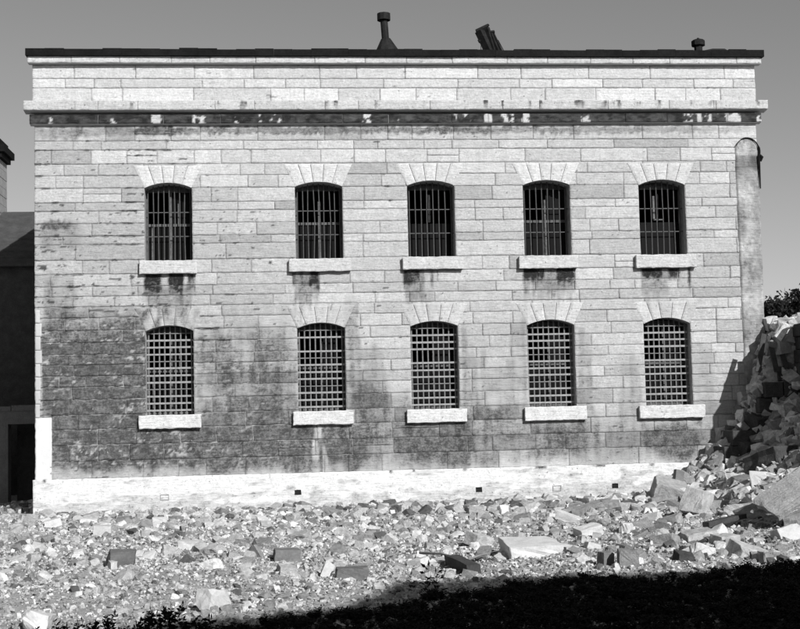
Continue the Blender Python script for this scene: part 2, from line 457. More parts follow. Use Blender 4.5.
# body behind the ashlar face
B = MB()
YF, YB = .027, .62
zb, zt = -.4, Z_CAP0-.03
xs_ = [XL+.012]
cols = []
for i in range(5):
    cols.append((xs_[-1], WINS[i]['x0'])); xs_.append(WINS[i]['x1'])
cols.append((xs_[-1], XR-.012))
for a, b_ in cols: B.box(a, b_, YF, YB, zb, zt)
for i in range(5):
    u, l = WINS[i], WINS[i+5]
    B.box(u['x0'], u['x1'], YF, YB, zb, l['sz1']-.02)
    for w, ztop in ((l, u['sz1']-.02), (u, zt)):
        n = 14
        arc = [(w['x0']+(w['x1']-w['x0'])*k/n, arch_z(w, w['x0']+(w['x1']-w['x0'])*k/n)) for k in range(n+1)]
        for p, q in zip(arc, arc[1:]):
            B.prism([p, q, (q[0], ztop), (p[0], ztop)], YF, YB)
to_bld(B.build('wall_core', M_MORTAR))
DEP = 11.0
sb = MB()
for xa, xb in ((XL+.012, XL+.6), (XR-.6, XR-.012)): to_bld(MB().box(xa, xb, YB, DEP, zb, zt).build('side_wall', M_MORTAR))
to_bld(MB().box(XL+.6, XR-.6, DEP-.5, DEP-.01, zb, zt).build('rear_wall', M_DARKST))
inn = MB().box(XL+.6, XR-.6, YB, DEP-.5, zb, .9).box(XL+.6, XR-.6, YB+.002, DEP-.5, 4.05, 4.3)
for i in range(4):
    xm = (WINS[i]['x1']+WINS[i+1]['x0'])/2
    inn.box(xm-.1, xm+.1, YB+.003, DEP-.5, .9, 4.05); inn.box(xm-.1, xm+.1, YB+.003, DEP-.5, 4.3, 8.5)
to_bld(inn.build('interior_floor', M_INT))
to_bld(MB().box(XL+.1, XR-.1, .1, DEP-.1, zt, Z_CAP0+.02).build('roof', M_TAR))

# cornice, moulding, coping
def band(name, u0, u1, v, z0, z1, yf, tone, mat=M_WALL, seg=(.7, 1.8), body=M_TRIM, slope=0, amp=.0025):
    x0 = W(u0, v)[0]; x1 = W(u1, v)[0]
    p = Patch(); x = x0
    while x < x1-.02:
        ln = rng.uniform(*seg)
        if x+ln > x1-.4: ln = x1-x
        p.block(x, x+ln, z0, z1, yf, tone, amp, depth=.012); x += ln
    o = to_bld(p.build(name, mat))
    q = MB()
    prof = [(yf+.032, z0+.004), (yf+.032, z1-.004), (.05, z1+.0), (.05, z0-slope)]
    n = 0
    v_ = [(x0+.004, y, z) for y, z in prof]+[(x1-.004, y, z) for y, z in prof]
    q.v = v_; q.f = [(0,1,2,3),(7,6,5,4)]+[(i, (i+1) % 4, 4+(i+1) % 4, 4+i) for i in range(4)]
    b2 = q.build(name+'_core', body, None); b2.parent = o
    return o
def fas_tone(X, Z, a, b_, c, d):
    b0 = rng.uniform(.44, .50)
    dr = vn(X, Z*.05, .13, 130)+.5*vn(X, Z*.3, .05, 131)+.15*rng.uniform(-1, 1)
    up = sst(Z_FA0, Z_FA1, Z)
    return np.clip(b0*(1+.06*vn(X, Z, .05, 3)), .03, .7)+1j*.9*sst(.66, 1.0, dr)*(.35+.65*up)
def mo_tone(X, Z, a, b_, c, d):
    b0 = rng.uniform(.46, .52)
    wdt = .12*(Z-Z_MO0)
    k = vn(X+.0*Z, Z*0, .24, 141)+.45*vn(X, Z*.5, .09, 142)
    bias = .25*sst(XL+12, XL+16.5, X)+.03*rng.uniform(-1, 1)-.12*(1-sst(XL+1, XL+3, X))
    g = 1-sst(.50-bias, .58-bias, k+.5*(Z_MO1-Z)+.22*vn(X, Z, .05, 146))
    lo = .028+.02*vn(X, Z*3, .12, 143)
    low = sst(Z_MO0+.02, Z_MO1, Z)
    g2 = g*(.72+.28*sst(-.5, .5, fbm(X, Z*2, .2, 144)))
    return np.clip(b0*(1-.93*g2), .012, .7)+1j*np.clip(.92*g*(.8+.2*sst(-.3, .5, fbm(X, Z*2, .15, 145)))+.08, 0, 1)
def cop_tone(X, Z, a, b_, c, d):
    b0 = rng.uniform(.44, .52); return np.clip(b0*(1+.05*vn(X, Z, .1, 3)-.4*sst(.8, .95, vn(X, Z*2, .09, 7))), .03, .7)
band('cornice', 25.2, 764.3, 107, Z_FA0, Z_FA1, -.26, fas_tone, slope=.03)
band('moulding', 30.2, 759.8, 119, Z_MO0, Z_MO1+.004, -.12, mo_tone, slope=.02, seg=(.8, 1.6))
band('coping', 28.5, 759.0, 61, Z_CP0+.0, Z_CAP0, -.16, cop_tone, slope=.0)
# dark tarred flashing along the roof edge, projecting over the coping
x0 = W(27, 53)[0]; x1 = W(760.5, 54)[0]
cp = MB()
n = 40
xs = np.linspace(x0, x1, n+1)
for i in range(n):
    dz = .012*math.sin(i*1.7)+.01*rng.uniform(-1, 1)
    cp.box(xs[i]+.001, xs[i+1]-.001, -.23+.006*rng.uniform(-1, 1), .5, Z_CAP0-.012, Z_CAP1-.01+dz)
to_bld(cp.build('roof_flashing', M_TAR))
to_bld(MB().box(x0+.01, x1-.01, .51, DEP, Z_CAP1-.12, Z_CAP1-.045).build('roof_deck', M_TAR))

# plinth
Xp1 = W(733, 465)[0]; Xp0 = W(33, 485)[0]
def pl_tone(X, Z, a, b_, c, d):
    t = .70+.03*fbm(X, Z, .4, 150, 3)
    low = 1-sst(.05, .55, Z+.1*fbm(X, Z, .3, 158))
    g = .38*sst(-.05, .55, fbm(X, Z*2.5, .3, 155, 4)+.6*low+.18*sst(XL+8, XL+12, X)-.12)
    crk = np.abs(fbm(X, Z, .6, 165, 3)); g = g+.2*(1-sst(0, .012, crk))
    pt = vn(X, Z*1.6, .07, 171)+.6*vn(X, Z, .2, 172); g = g+.4*sst(1.12, 1.25, pt)
    chip = vn(X, Z*0, .17, 175); top = sst(Z_PL-.07+.03*vn(X, Z, .04, 1), Z_PL-.04, Z)
    g = g+.7*top*sst(.45, .6, chip)+.12*(1-sst(0, .012, np.abs(Z-.55+.01*vn(X, Z, .3, 5))))
    return np.clip(t, .05, .8)+1j*np.clip(g, 0, .9)
p = Patch(); x = Xp0
HOLES = [(298, 492.3, .07, .05), (478.5, 489.5, .075, .065), (614.5, 485.5, .07, .05)]
HW_ = [(W(u, v)[0], W(u, v)[1], a, h) for u, v, a, h in HOLES]
def cull_pl(X, Z):
    r = np.zeros(X.shape, bool)
    for hx, hz, a, h in HW_: r |= (np.abs(X-hx) < a) & (np.abs(Z-hz) < h)
    return r
p.block(Xp0, Xp1+1.2, -.3, Z_PL, -.07, pl_tone, .006, depth=.06, cull=cull_pl, res=.03, gap=.001)
to_bld(p.build('plinth', M_WALL))
pc = MB().box(Xp0+.01, Xp1+1.2, -.03, .0, -.4, Z_PL-.012)
to_bld(pc.build('plinth_core', M_MORTAR))
for hx, hz, a, h in HW_: to_bld(MB().box(hx-a*1.3, hx+a*1.3, -.04, -.033, hz-h*1.3, hz+h*1.3).build('putlog_hole_dark', M_INT))  # black plate draws the dark inside of each hole
hm = MB()
for u, v in ((165, 497), (556.5, 488)):
    hx, hz = W(u, v)
    hm = MB()
    for a, b_, c, d in ((-.1, .1, .05, .065), (-.1, .1, -.065, -.05), (-.1, -.085, -.05, .05), (.085, .1, -.05, .05)):
        hm.box(hx+a, hx+b_, -.082, -.06, hz+c, hz+d)
    to_bld(hm.build('blocked_hole', M_MORTAR))
# white rendered return at the left corner
p = Patch()
def rn_tone(X, Z, a, b_, c, d): return np.clip(.60+.04*fbm(X, Z, .2, 181)-.25*sst(1.0, 1.2, vn(X, Z, .06, 4)+.6*vn(X, Z, .2, 8)), .1, .8)
xa, za = W(35.2, 418); xb, zb2 = W(52, 476)
p.block(xa, xb, Z_PL-.01, za, -.022, rn_tone, .003, depth=.02, res=.03, gap=.001)
def rq_tone(X, Z, a, b_, c, d): return np.clip(.42+.05*fbm(X, Z, .2, 183)-.25*sst(1.0, 1.2, vn(X, Z, .06, 4)+.6*vn(X, Z, .2, 8)), .1, .8)
xq = W(41, 360)[0]
for a in range(8):
    z1 = za+(W(41, 310)[1]-za)*(a+1)/8; z0 = za+(W(41, 310)[1]-za)*a/8
    p.block(xa, xq+rng.uniform(-.03, .04), z0, z1, -.018, rq_tone, .003, depth=.02, gap=.002)
to_bld(p.build('rendered_quoin', M_PLASTER))

# buttress scar with a round head
def bt_tone(X, Z, a, b_, c, d):
    t = .34+.17*fbm(X, Z, .22, 190, 4)
    hi = sst(6.2, 6.9, Z)*(1-sst(7.9, 8.1, Z))
    t = t*(1-.35*sst(.1, .5, fbm(X, Z*.6, .35, 195)))
    # darker strip along its right-hand side below the head
    cx = (a+b_)/2
    return np.clip(t, .05, .6)
def bt_grid(p, A, C, head=False):
    nz = int((A[2]-C[2])/.035)+1; nx = 18
    t, q = np.meshgrid(np.linspace(0, 1, nz), np.linspace(0, 1, nx), indexing='ij')
    Z = A[2]+(C[2]-A[2])*t; l_ = A[0]+(C[0]-A[0])*t+.012*fbm(Z*0+3, Z, .2, 240); r2 = A[1]+(C[1]-A[1])*t+.02*fbm(Z*0+9, Z, .15, 242)
    if head:
        k = np.sqrt(np.clip(1-(1-t)**2, 0, 1)); c_ = (A[0]+A[1])/2; l_ = c_+(l_-c_)*k; r2 = c_+(r2-c_)*k
    X = l_+(r2-l_)*q; Y = -.035+.012*fbm(X, Z, .12, 245, 4)
    Y[:, 0] = Y[:, -1] = .03
    tt = .39+.10*fbm(X, Z, .25, 190, 4)+.09*vn(X, Z, .05, 191)+1j*np.clip(.24+.6*fbm(X, Z*.7, .3, 197, 4), 0, .9)
    tt = tt*(1-.28*sst(.55, .8, q+.25*fbm(X, Z, .4, 193))*sst(4.4, 6, Z)-.45*sst(7.6, 7.75, Z)*(1-sst(8.0, 8.05, Z)))
    tt = tt*(1-.4*(1-sst(.0, .08, q)))  # left edge darkened to draw its shade
    jn = np.abs(((Z+.03*vn(X, Z, .3, 3))/.62) % 1-.5); tt = tt*(1-.35*(1-sst(0, .025, jn)))
    idx = np.arange(nz*nx).reshape(nz, nx)+p.n
    p.F.append(np.stack([idx[:-1, :-1], idx[1:, :-1], idx[1:, 1:], idx[:-1, 1:]], -1).reshape(-1, 4))
    p.V.append(np.stack([X, Y, Z], -1).reshape(-1, 3)); p.T.append(tt.reshape(-1)); p.n += nz*nx
p = Patch()
bt = [((734.3,152),(758.7,152)), ((747,440),(769.5,440))]
prev = None
for (l, r_) in bt:
    cur = (W(*l)[0], W(*r_)[0], W((l[0]+r_[0])/2, l[1])[1])
    if prev:
        nz = 1
        for k in range(nz):
            t0 = k/nz; t1 = (k+1)/nz
            a = prev[0]+(cur[0]-prev[0])*t0; b_ = prev[1]+(cur[1]-prev[1])*t0
            zt_, zb_ = prev[2]+(cur[2]-prev[2])*t0, prev[2]+(cur[2]-prev[2])*t1
            bt_grid(p, prev, cur)
    prev = cur

l, r_ = W(734.3, 152)[0], W(758.7, 152)[0]; zc_ = W(746, 152)[1]; cx = (l+r_)/2; rr = (r_-l)/2
arc = [(cx+rr*math.cos(t), zc_+rr*1.12*math.sin(t)) for t in np.linspace(0, PI, 13)]
bt_grid(p, (l, r_, zc_+rr*1.12), (l, r_, zc_), True)
to_bld(p.build('buttress_scar', M_WALL))
rim = MB()
rim.tube([(cx+(rr-.005)*math.cos(t), -.055, zc_+(rr*1.12-.005)*math.sin(t)) for t in np.linspace(-.35, PI*.86, 16)], [.03]*4+[.016]*8+[.010]*4, 6)
rim.tube([(cx+rr+.0, -.05, zc_-.1), (cx+rr+.05, -.04, zc_-.14), (cx+rr+.03, -.04, zc_-.24)], [.045, .05, .015], 6)
rim.tube([(r_-.03, -.06, zc_-.1), (r_-.02, -.06, zc_-.9)], [.035, .015], 5)
to_bld(rim.build('flashing_remnant', M_TAR))

# ------------------------------------------------------------------ windows
def grille_upper(w, par):
    g = MB(); yb = .25
    n = 9 if w['i'] in (0, 1) else 8
    zt_ = w['za']-.0
    for k in range(n):
        x = w['x0']+(w['x1']-w['x0'])*(k+.45)/(n-.1)
        jx = rng.uniform(-.012, .012)*(2.6 if rng.random() < .2 else 1)
        zt_ = arch_z(w, x)+.02
        g.tube([(x, yb, w['sz1']), (x+jx, yb, (w['sz1']+zt_)/2), (x, yb, zt_)], .0135, 6, cap=False)
    H = w['zs']-w['sz1']
    for t in (.36, .70):
        z = w['sz1']+H*t*.98
        g.box(w['x0'], w['x1'], yb+.012, yb+.024, z-.0105, z+.0105)
    return g.build('grille', M_IRON, par)
def grille_lower(w, par):
    g = MB(); g2 = MB(); yb = .24
    n = 9
    for k in range(n):
        x = w['x0']+.045+(w['x1']-w['x0']-.06)*k/(n-.6)
        zt_ = arch_z(w, x)+.02
        g.tube([(x, yb, w['sz1']), (x+rng.uniform(-.004, .004), yb, (w['sz1']+zt_)/2), (x, yb, zt_)], .0175, 6, cap=False)
    H = w['zs']-w['sz1']; n = 12
    for k in range(n):
        if (w['i'], k) in ((2, 7), (1, 9)): continue
        z = w['sz1']+.10+(H-.14)*k/(n-1)
        h = .0205 if k % 4 != 3 and k not in () else .011
        sg = rng.uniform(-.005, .005)
        (g2 if h > .02 else g).box(w['x0'], w['x1'], yb-.024, yb-.016, z-h+sg, z+h+sg+rng.uniform(-.003, .003))
    o = g.build('grille', M_IRON2, par)
    f = g2.build('flat_bar', M_IRONL, par)
    return o
names = ['far left', 'second from left', 'middle', 'second from right', 'far right']
for w in WINS:
    loc = Vector((w['cx'], 0, w['sz1']))
    y0 = .42
    m = MB()
    x0, x1, z0, z1 = w['x0'], w['x1'], w['sz1'], w['za']
    zt_ = w['zs']+.0
    fw = .045
    m.box(x0, x0+fw, y0, y0+.06, z0, zt_); m.box(x1-fw, x1, y0, y0+.06, z0, zt_)
    m.box(x0+fw, x1-fw, y0, y0+.06, z0, z0+.06); 
    m.box(x0, x1, y0+.002, y0+.05, zt_-.04, zt_+.1)
    zm = z0+(zt_-z0)*.52
    kind = (w['row'], w['i'])
    if kind not in ((0, 4), (0, 2)):
        m.box(x0+fw, x1-fw, y0-.01, y0+.04, zm-.03, zm+.03)
        xm = w['cx']+.02
        m.box(xm-.035, xm+.035, y0-.02, y0+.05, z0+.06, zm-.03)
        m.box(xm-.03, xm+.03, y0-.012, y0+.04, zm+.03, zt_-.04-(.25 if w['i'] % 2 else .0))
        if w['i'] == 0:
            m.box(x0+fw+.06, x0+fw+.1, y0+.02, y0+.05, z0+.06, zm-.04, )
            m.box(x1-.36, x1-.33, y0, y0+.03, zm, zt_-.3)
    else:
        m.box(w['cx']-.02, w['cx']+.02, y0, y0+.04, zm, zt_-.15)
        if kind == (0, 4):
            m.box(w['cx']-.1, w['cx']+.12, y0+.01, y0+.03, zm+.02, zm+.05)
            m.box(w['cx']-.12, w['cx']-.07, y0-.02, y0+.02, zm+.05, zt_-.2)
    wo = m.build('window', M_SASH); to_bld(wo)
    gp = MB()
    gp.box(x0+fw, x1-fw, y0+.025, y0+.03, z0+.06, zm-.03)
    if w['i'] in (0, 3) or w['row'] == 1: gp.box(w['cx']+.06, x1-fw, y0+.025, y0+.03, zm+.03, zt_-.04)
    gp.build('pane', M_GLASS, wo)
    (grille_lower if w['row'] else grille_upper)(w, wo)
    # sill
    sp = Patch()
    st = rng.uniform(.47, .51) if w['row'] == 0 else rng.uniform(.58, .62)
    def s_tone(X, Z, a, b_, c, d, st=st): return np.clip(st*(1+.05*fbm(X, Z, .2, 200))*(1-.3*sst(1.05, 1.2, vn(X, Z, .06, 4)+.6*vn(X, Z*2, .2, 8))), .05, .78)
    sp.block(w['sx0'], w['sx1'], w['sz0'], w['sz1'], -.128, s_tone, .005, depth=.03, gap=.001, res=.022, wob=.0055)
    so = sp.build('sill', M_WALL, wo)
    MB().box(w['sx0']+.012, w['sx1']-.012, -.105, .012, w['sz0']+.012, w['sz1']-.012).box(x0+.001, x1-.001, .012, .5, w['sz0']+.05, w['sz1']-.002).build('sill_block', M_TRIM, wo)
    # fan of five voussoirs, each proud of the wall
    n = 5
    vou = MB()
    def edge(t):                      # t in 0..1 across the fan
        xb = w['x0']+(w['x1']-w['x0'])*t; xt = (w['x0']-w['fx'])+(w['x1']-w['x0']+2*w['fx'])*t
        return xb, xt
    jit = [0]+[rng.uniform(-.015, .015) for _ in range(n-1)]+[0]
    V_, F_, T_ = [], [], []; nn = 0
    for k in range(n):
        t0 = k/n+jit[k]+.004; t1 = (k+1)/n+jit[k+1]-.004
        stt = rng.uniform(.50, .57) if w['row'] == 0 else rng.uniform(.44, .53)
        dirty = .0 if w['row'] == 0 else .5*LEFTW(np.array(w['cx']))+.15
        a, b_ = 9, 16
        Tt, Ss = np.meshgrid(np.linspace(t0, t1, a), np.linspace(0, 1, b_), indexing='ij')
        XB = w['x0']+(w['x1']-w['x0'])*Tt; XT = (w['x0']-w['fx'])+(w['x1']-w['x0']+2*w['fx'])*Tt
        ZB = w['cz']+np.sqrt(np.maximum(w['R']**2-(XB-w['cx'])**2, 0)); ZT = np.full_like(ZB, w['ft']+.0)
        X = XB+(XT-XB)*Ss; Z = ZB+(ZT-ZB)*Ss
        Y = -.012+rng.uniform(-.002, .002)+.002*fbm(X, Z, .15, 210)
        Y = Y*np.ones_like(X)
        edge_m = np.zeros(X.shape, bool); edge_m[0] = edge_m[-1] = True; edge_m[:, -1] = True
        Y[edge_m] = .004
        Y2 = Y.copy(); 
        tone = stt*(1+.05*fbm(X, Z, .2, 220))
        gg = np.clip(dirty*(.5+.9*fbm(X*1.6, Z*.6, .2, 230))+grime(X, Z)*.6*rng.uniform(.5, 1)+drips(X, Z)*.7, 0, .85)
        tone = tone+1j*gg
        pit = vn(X, Z, .07, 233); tone = tone*(1-.5*sst(.8, .9, pit)*(w['row']))
        idx = np.arange(a*b_).reshape(a, b_)+nn
        q = np.stack([idx[:-1, :-1], idx[1:, :-1], idx[1:, 1:], idx[:-1, 1:]], -1).reshape(-1, 4)
        V_.append(np.stack([X, Y, Z], -1).reshape(-1, 3)); F_.append(q); T_.append((np.clip(tone.real, .03, .7)+1j*tone.imag).reshape(-1)); nn += a*b_
    mesh_np('voussoir_arch', np.concatenate(V_), np.concatenate(F_), np.concatenate(T_), M_WALL, wo)

# ------------------------------------------------------------------ roof furniture
YR = 2.0
def R3(u, v, y=YR): x, z = W(u, v, y); return Vector((x, y, z))
f = MB()
base = R3(387, 52)
f.tube([(base.x, YR, base.z-.35), (base.x-.0, YR, base.z+.0), (base.x-.03, YR, R3(385, 39).z)], [.40, .31, .12], 10)
f.tube([(base.x-.03, YR, R3(385, 41).z), (R3(383.8, 19).x, YR, R3(384, 19).z)], .095, 10)
f.tube([(R3(383.8, 20).x, YR, R3(383, 20.5).z), (R3(383.6, 14).x, YR, R3(383, 13.8).z)], .17, 10)
to_bld(f.build('flue_pipe', M_SOOT))
f = MB()                              # leaning bundle
def bar(a, b_, r, sq=True):
    A = R3(*a); Bv = R3(*b_)
    f.tube([A, Bv], r, 4 if sq else 7)
bar((491, 55), (479.5, 31), .13); bar((495, 55), (487, 28), .07); bar((499.5, 55), (491, 34), .06); bar((503, 54), (493.5, 34), .035)
bar((485, 53), (480.5, 40), .03); bar((476.5, 32), (488, 26.5), .07); bar((488, 33), (494.5, 32), .05); bar((479, 42), (484, 38), .06); bar((486.5, 27), (488.5, 24.5), .035)
bar((481, 53), (481, 42), .008); bar((505, 53), (498, 40), .01)
to_bld(f.build('leaning_chimney_remnant', M_SOOT))
f = MB()
a = R3(698.5, 53); tp = R3(698.5, 40)
f.tube([(a.x, YR, a.z-.2), (a.x, YR, R3(698, 47).z)], .11, 8); f.tube([(a.x, YR, R3(698, 47).z), (a.x, YR, R3(698, 45.8).z), (a.x, YR, R3(698, 41.5).z), (a.x, YR, tp.z)], [.11, .18, .18, .13], 8)
f.tube([(a.x, YR, tp.z), (a.x, YR, tp.z+.05)], .03, 6)
to_bld(f.build('roof_vent', M_SOOT))
w0 = W(689, 53, .25); w1 = W(733, 53, .25); wt = W(724, 49.2, .25)
to_bld(MB().prism([(w0[0], w0[1]-.1), (w1[0], w1[1]-.1), (w1[0]-.05, w1[1]), (wt[0], wt[1]), (wt[0]-.3, wt[1]-.0), (w0[0]+.2, w0[1]+.02)], .2, 1.6).build('roof_hatch', M_SOOT))

# ------------------------------------------------------------------ wing and low wall at the left
YWG = 8.0
wing = empty('wing_building', (W(0, 400, YWG)[0]-3, YWG, 0)); tag(wing, 'shadowed stone wing set back beyond the left corner of the cell block', 'building')
def to_p(o, par):
    o.parent = par; o.matrix_parent_inverse = Matrix.Translation(-Vector(par.location)); return o
xr = XL+.4
ze = W(10, 262, YWG)[1]
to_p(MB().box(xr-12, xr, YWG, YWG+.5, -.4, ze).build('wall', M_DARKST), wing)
zr = W(30, 212, YWG+4)[1]
rf = MB()
nst = 9
for k in range(nst):                  # slate courses as shallow steps
    t0 = k/nst; t1 = (k+1)/nst
    ya, yb2 = YWG-.25+4.2*t0, YWG-.25+4.2*t1
    za_, zb_ = ze-.1+(zr-ze+.1)*t0, ze-.1+(zr-ze+.1)*t1
    rf.v += [(xr-12, ya, za_+.03), (xr, ya, za_+.03), (xr, yb2, zb_+.0), (xr-12, yb2, zb_+.0), (xr-12, ya, za_-.05), (xr, ya, za_-.05)]
    n_ = len(rf.v)-6; rf.f += [(n_, n_+1, n_+2, n_+3), (n_, n_+4, n_+5, n_+1)]
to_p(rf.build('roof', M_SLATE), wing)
chx = W(8, 170, YWG+4)
ch = MB()
zct = W(5, 150, YWG+3.4)[1]; zcb = zr-1.2
chr_ = W(-1.0, 185, YWG+3.4)[0]
zz = zcb; k = 0
while zz < zct-.32:
    ch.box(chr_-1.6+(.0), chr_-.0-(.006 if k % 2 else 0), YWG+3.4+(.006 if k % 2 else 0), YWG+4.6, zz, zz+.27); zz += .285; k += 1
ch.box(chr_-1.55, chr_-.03, YWG+3.43, YWG+4.55, zcb, zct-.1)
to_p(ch.build('chimney', stone_mat('chimney_stone', .3, .2, 5)), wing)
to_p(MB().box(chr_-1.7, chr_+.1, YWG+3.3, YWG+4.7, zz, zz+.16).box(chr_-1.75, chr_+.2, YWG+3.2, YWG+4.8, zz+.16, zz+.38).box(chr_-1.6, chr_+.04, YWG+3.36, YWG+4.6, zz+.38, zz+.6).build('chimney_cap', M_TAR), wing)
YLW = 5.2
lw = MB()
zt_ = W(20, 410, YLW)[1]
dx0 = W(8, 450, YLW)[0]; dx1 = XL+.3; dz = W(20, 424, YLW)[1]
lw.box(dx0-6, dx0, YLW, YLW+.4, -.4, zt_-.02); lw.box(dx0, dx1, YLW, YLW+.4, dz, zt_-.02)
for k in range(14):
    xx = dx1-.62*(k+1); lw.box(xx, xx+.6, YLW-.03, YLW+.43, zt_-.02, zt_+.1+rng.uniform(-.03, .05))
o = lw.build('boundary_wall', stone_mat('boundary_stone', .13, .2, 4, bump=.8, bdist=.02), loc=(dx0-2, YLW, 0))
tag(o, 'low stone wall with a dark doorway beyond the left corner of the cell block', 'wall')
o2 = MB().box(dx0, dx1, YLW+1.2, YLW+1.3, -.3, dz+.3).build('dark_panel', M_WOODD, loc=((dx0+dx1)/2, YLW+1.2, 0))  # dark panel set back behind the doorway
tag(o2, 'black panel set behind the doorway of the low wall', 'back_panel')

# ------------------------------------------------------------------ ground
def interp(x, pts):
    xs, ys = zip(*pts); return np.interp(x, xs, ys)
HX = [(6.5, 0), (8.0, .05), (8.8, .16), (9.35, .42), (9.85, .88), (10.3, 1.35), (10.65, 1.8), (11.0, 2.5), (11.25, 3.3), (11.6, 3.85), (12.5, 4.1), (14, 3.0), (17, 0)]
def height(X, Y):
    X = np.asarray(X, float); Y = np.asarray(Y, float)
    sh = X+.18*np.minimum(Y+1, 0)*-1*0
    h = interp(X+.22*np.clip(-Y-1, 0, 6), HX)
    fall = 1-sst(-.9, -6.5, Y)*1.0
    hp = h*np.where(Y < -1, np.interp(Y, [-9, -7, -5, -3.5, -2.2, -1.3, -.7], [0, .16, .32, .40, .44, .52, 1]), 1)
    hp = hp*np.where(Y > .0, np.clip(1-(Y)/6, 0, 1), 1)
    inside = (X > XL) & (X < XR) & (Y > .3)
    hp = np.where(inside, 0, hp)
    g = .09*fbm(X, Y, 1.6, 300, 4)+.16*vn(X, Y, 4.5, 310)*np.clip((-Y-1)/4, 0, 1)-.05+.07*np.exp(-((Y+2.2)/1.3)**2)*(.6+.6*vn(X, Y, 1.7, 305))
    far = np.clip((np.hypot(X, Y+8)-25)/20, 0, 1)
    return hp*(1+.1*vn(X, Y, .8, 320))+g*(1-far)+.03*vn(X, Y, .3, 330)*(1-far)
def sheet(name, x0, x1, y0, y1, res):
    nx = int((x1-x0)/res)+1; ny = int((y1-y0)/res)+1
    X, Y = np.meshgrid(np.linspace(x0, x1, nx), np.linspace(y0, y1, ny), indexing='ij')
    Z = height(X, Y)
    idx = np.arange(nx*ny).reshape(nx, ny)
    q = np.stack([idx[:-1, :-1], idx[1:, :-1], idx[1:, 1:], idx[:-1, 1:]], -1).reshape(-1, 4)
    return np.stack([X, Y, Z], -1).reshape(-1, 3), q
V, Fq = sheet('g', -22, 22, -31, 12, .14)
# skirt to the horizon as one sheet
nx = int(44/.14)+1; ny = int(43/.14)+1
idx = np.arange(nx*ny).reshape(nx, ny)
ringv = list(idx[:, 0])+list(idx[-1, 1:])+list(idx[::-1, -1][1:])+list(idx[0, ::-1][1:-1])
outv = V[ringv].copy(); c0 = np.array([0, -9.5]); outv[:, :2] = c0+(outv[:, :2]-c0)*45; outv[:, 2] = -.1
n0 = len(V); V = np.concatenate([V, outv]); k = len(ringv); r = np.array(ringv); a = np.arange(k); b_ = (a+1) % k
Fq = np.concatenate([Fq, np.stack([r[a], n0+a, n0+b_, r[b_]], -1)])
SHADE_Y = [-17, -16.8, -15.9, -15.2, -14.4, -13.9, -13.6]; SHADE_X = [-3, -1.9, .5, 1.4, 2.1, 2.7, 7]
def shade_mask(x, y): return np.interp(x, SHADE_X, SHADE_Y)+.5*vn(x, y, 1.1, 400)-y
gt = .42-.37*sst(0, .5, shade_mask(V[:, 0], V[:, 1]))  # shade put into the ground colour, darker on the near side of the shadow edge
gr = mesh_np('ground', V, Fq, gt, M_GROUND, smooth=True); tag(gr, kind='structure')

# ------------------------------------------------------------------ stones
def rock_mesh(name, seed, blocky):
    rs = np.random.default_rng(seed)
    bm = bmesh.new()
    if blocky:
        pts = []
        for sx in (-1, 1):
            for sy in (-1, 1):
                for sz in (-1, 1):
                    c = np.array([sx, sy, sz])*(1-rs.uniform(0, .10, 3))
                    if rs.random() < .35:
                        for ax in range(3):
                            q = c.copy(); q[ax] *= 1-rs.uniform(.15, .5); pts.append(q)
                    else: pts.append(c)
    else:
        pts = []
        for sx in (-1, 1):
            for sy in (-1, 1):
                for sz in (-1, 1):
                    c = np.array([sx, sy, sz])*rs.uniform(.6, 1.05, 3)
                    if rs.random() < .55:
                        for ax in range(3):
                            q = c.copy(); q[ax] *= rs.uniform(.1, .65); pts.append(q)
                    else: pts.append(c)
    for q in pts: bm.verts.new(q*.5)
    r = bmesh.ops.convex_hull(bm, input=bm.verts)
    bmesh.ops.delete(bm, geom=[e for e in r['geom_interior'] if isinstance(e, bmesh.types.BMVert)], context='VERTS')
    bmesh.ops.dissolve_limit(bm, angle_limit=.16, verts=bm.verts, edges=bm.edges)
    bmesh.ops.bevel(bm, geom=bm.edges[:], offset=.016, segments=1, affect='EDGES')
    bmesh.ops.triangulate(bm, faces=bm.faces)
    bmesh.ops.subdivide_edges(bm, edges=bm.edges, cuts=3, use_grid_fill=True)
    for v in bm.verts:
        n_ = mnoise.noise(v.co*19+Vector((0, 0, seed)))*.018+ mnoise.noise(v.co*3.1+Vector((seed, 0, 0)))*.05+mnoise.noise(v.co*9+Vector((0, seed, 0)))*.034
        v.co += v.co.normalized()*n_
    me = bpy.data.meshes.new(name); bm.to_mesh(me); bm.free()
    return me
BLK = [rock_mesh('block_stone', s, True) for s in range(20, 27)]
RCK = [rock_mesh('rubble_stone', s, False) for s in range(40, 52)]
_mc = {}
def mesh_mat(me, mat):
    key = (me.name, mat.name)
    if key not in _mc:
        c = me.copy(); c.materials.clear(); c.materials.append(mat); _mc[key] = c
    return _mc[key]
def stone(name, me, mat, loc, size, rot, label, cat, group=None, bake=False):
    if bake:
        c = me.copy(); c.materials.clear(); c.materials.append(mat); c.transform(Matrix.Diagonal((*size, 1))); o = link(name, c)
    else:
        o = link(name, mesh_mat(me, mat)); o.scale = size
    o.location = loc; o.rotation_euler = rot
    return tag(o, label, cat, group)
PLACED = []
def hz(x, y): return float(height(np.array(x), np.array(y)))
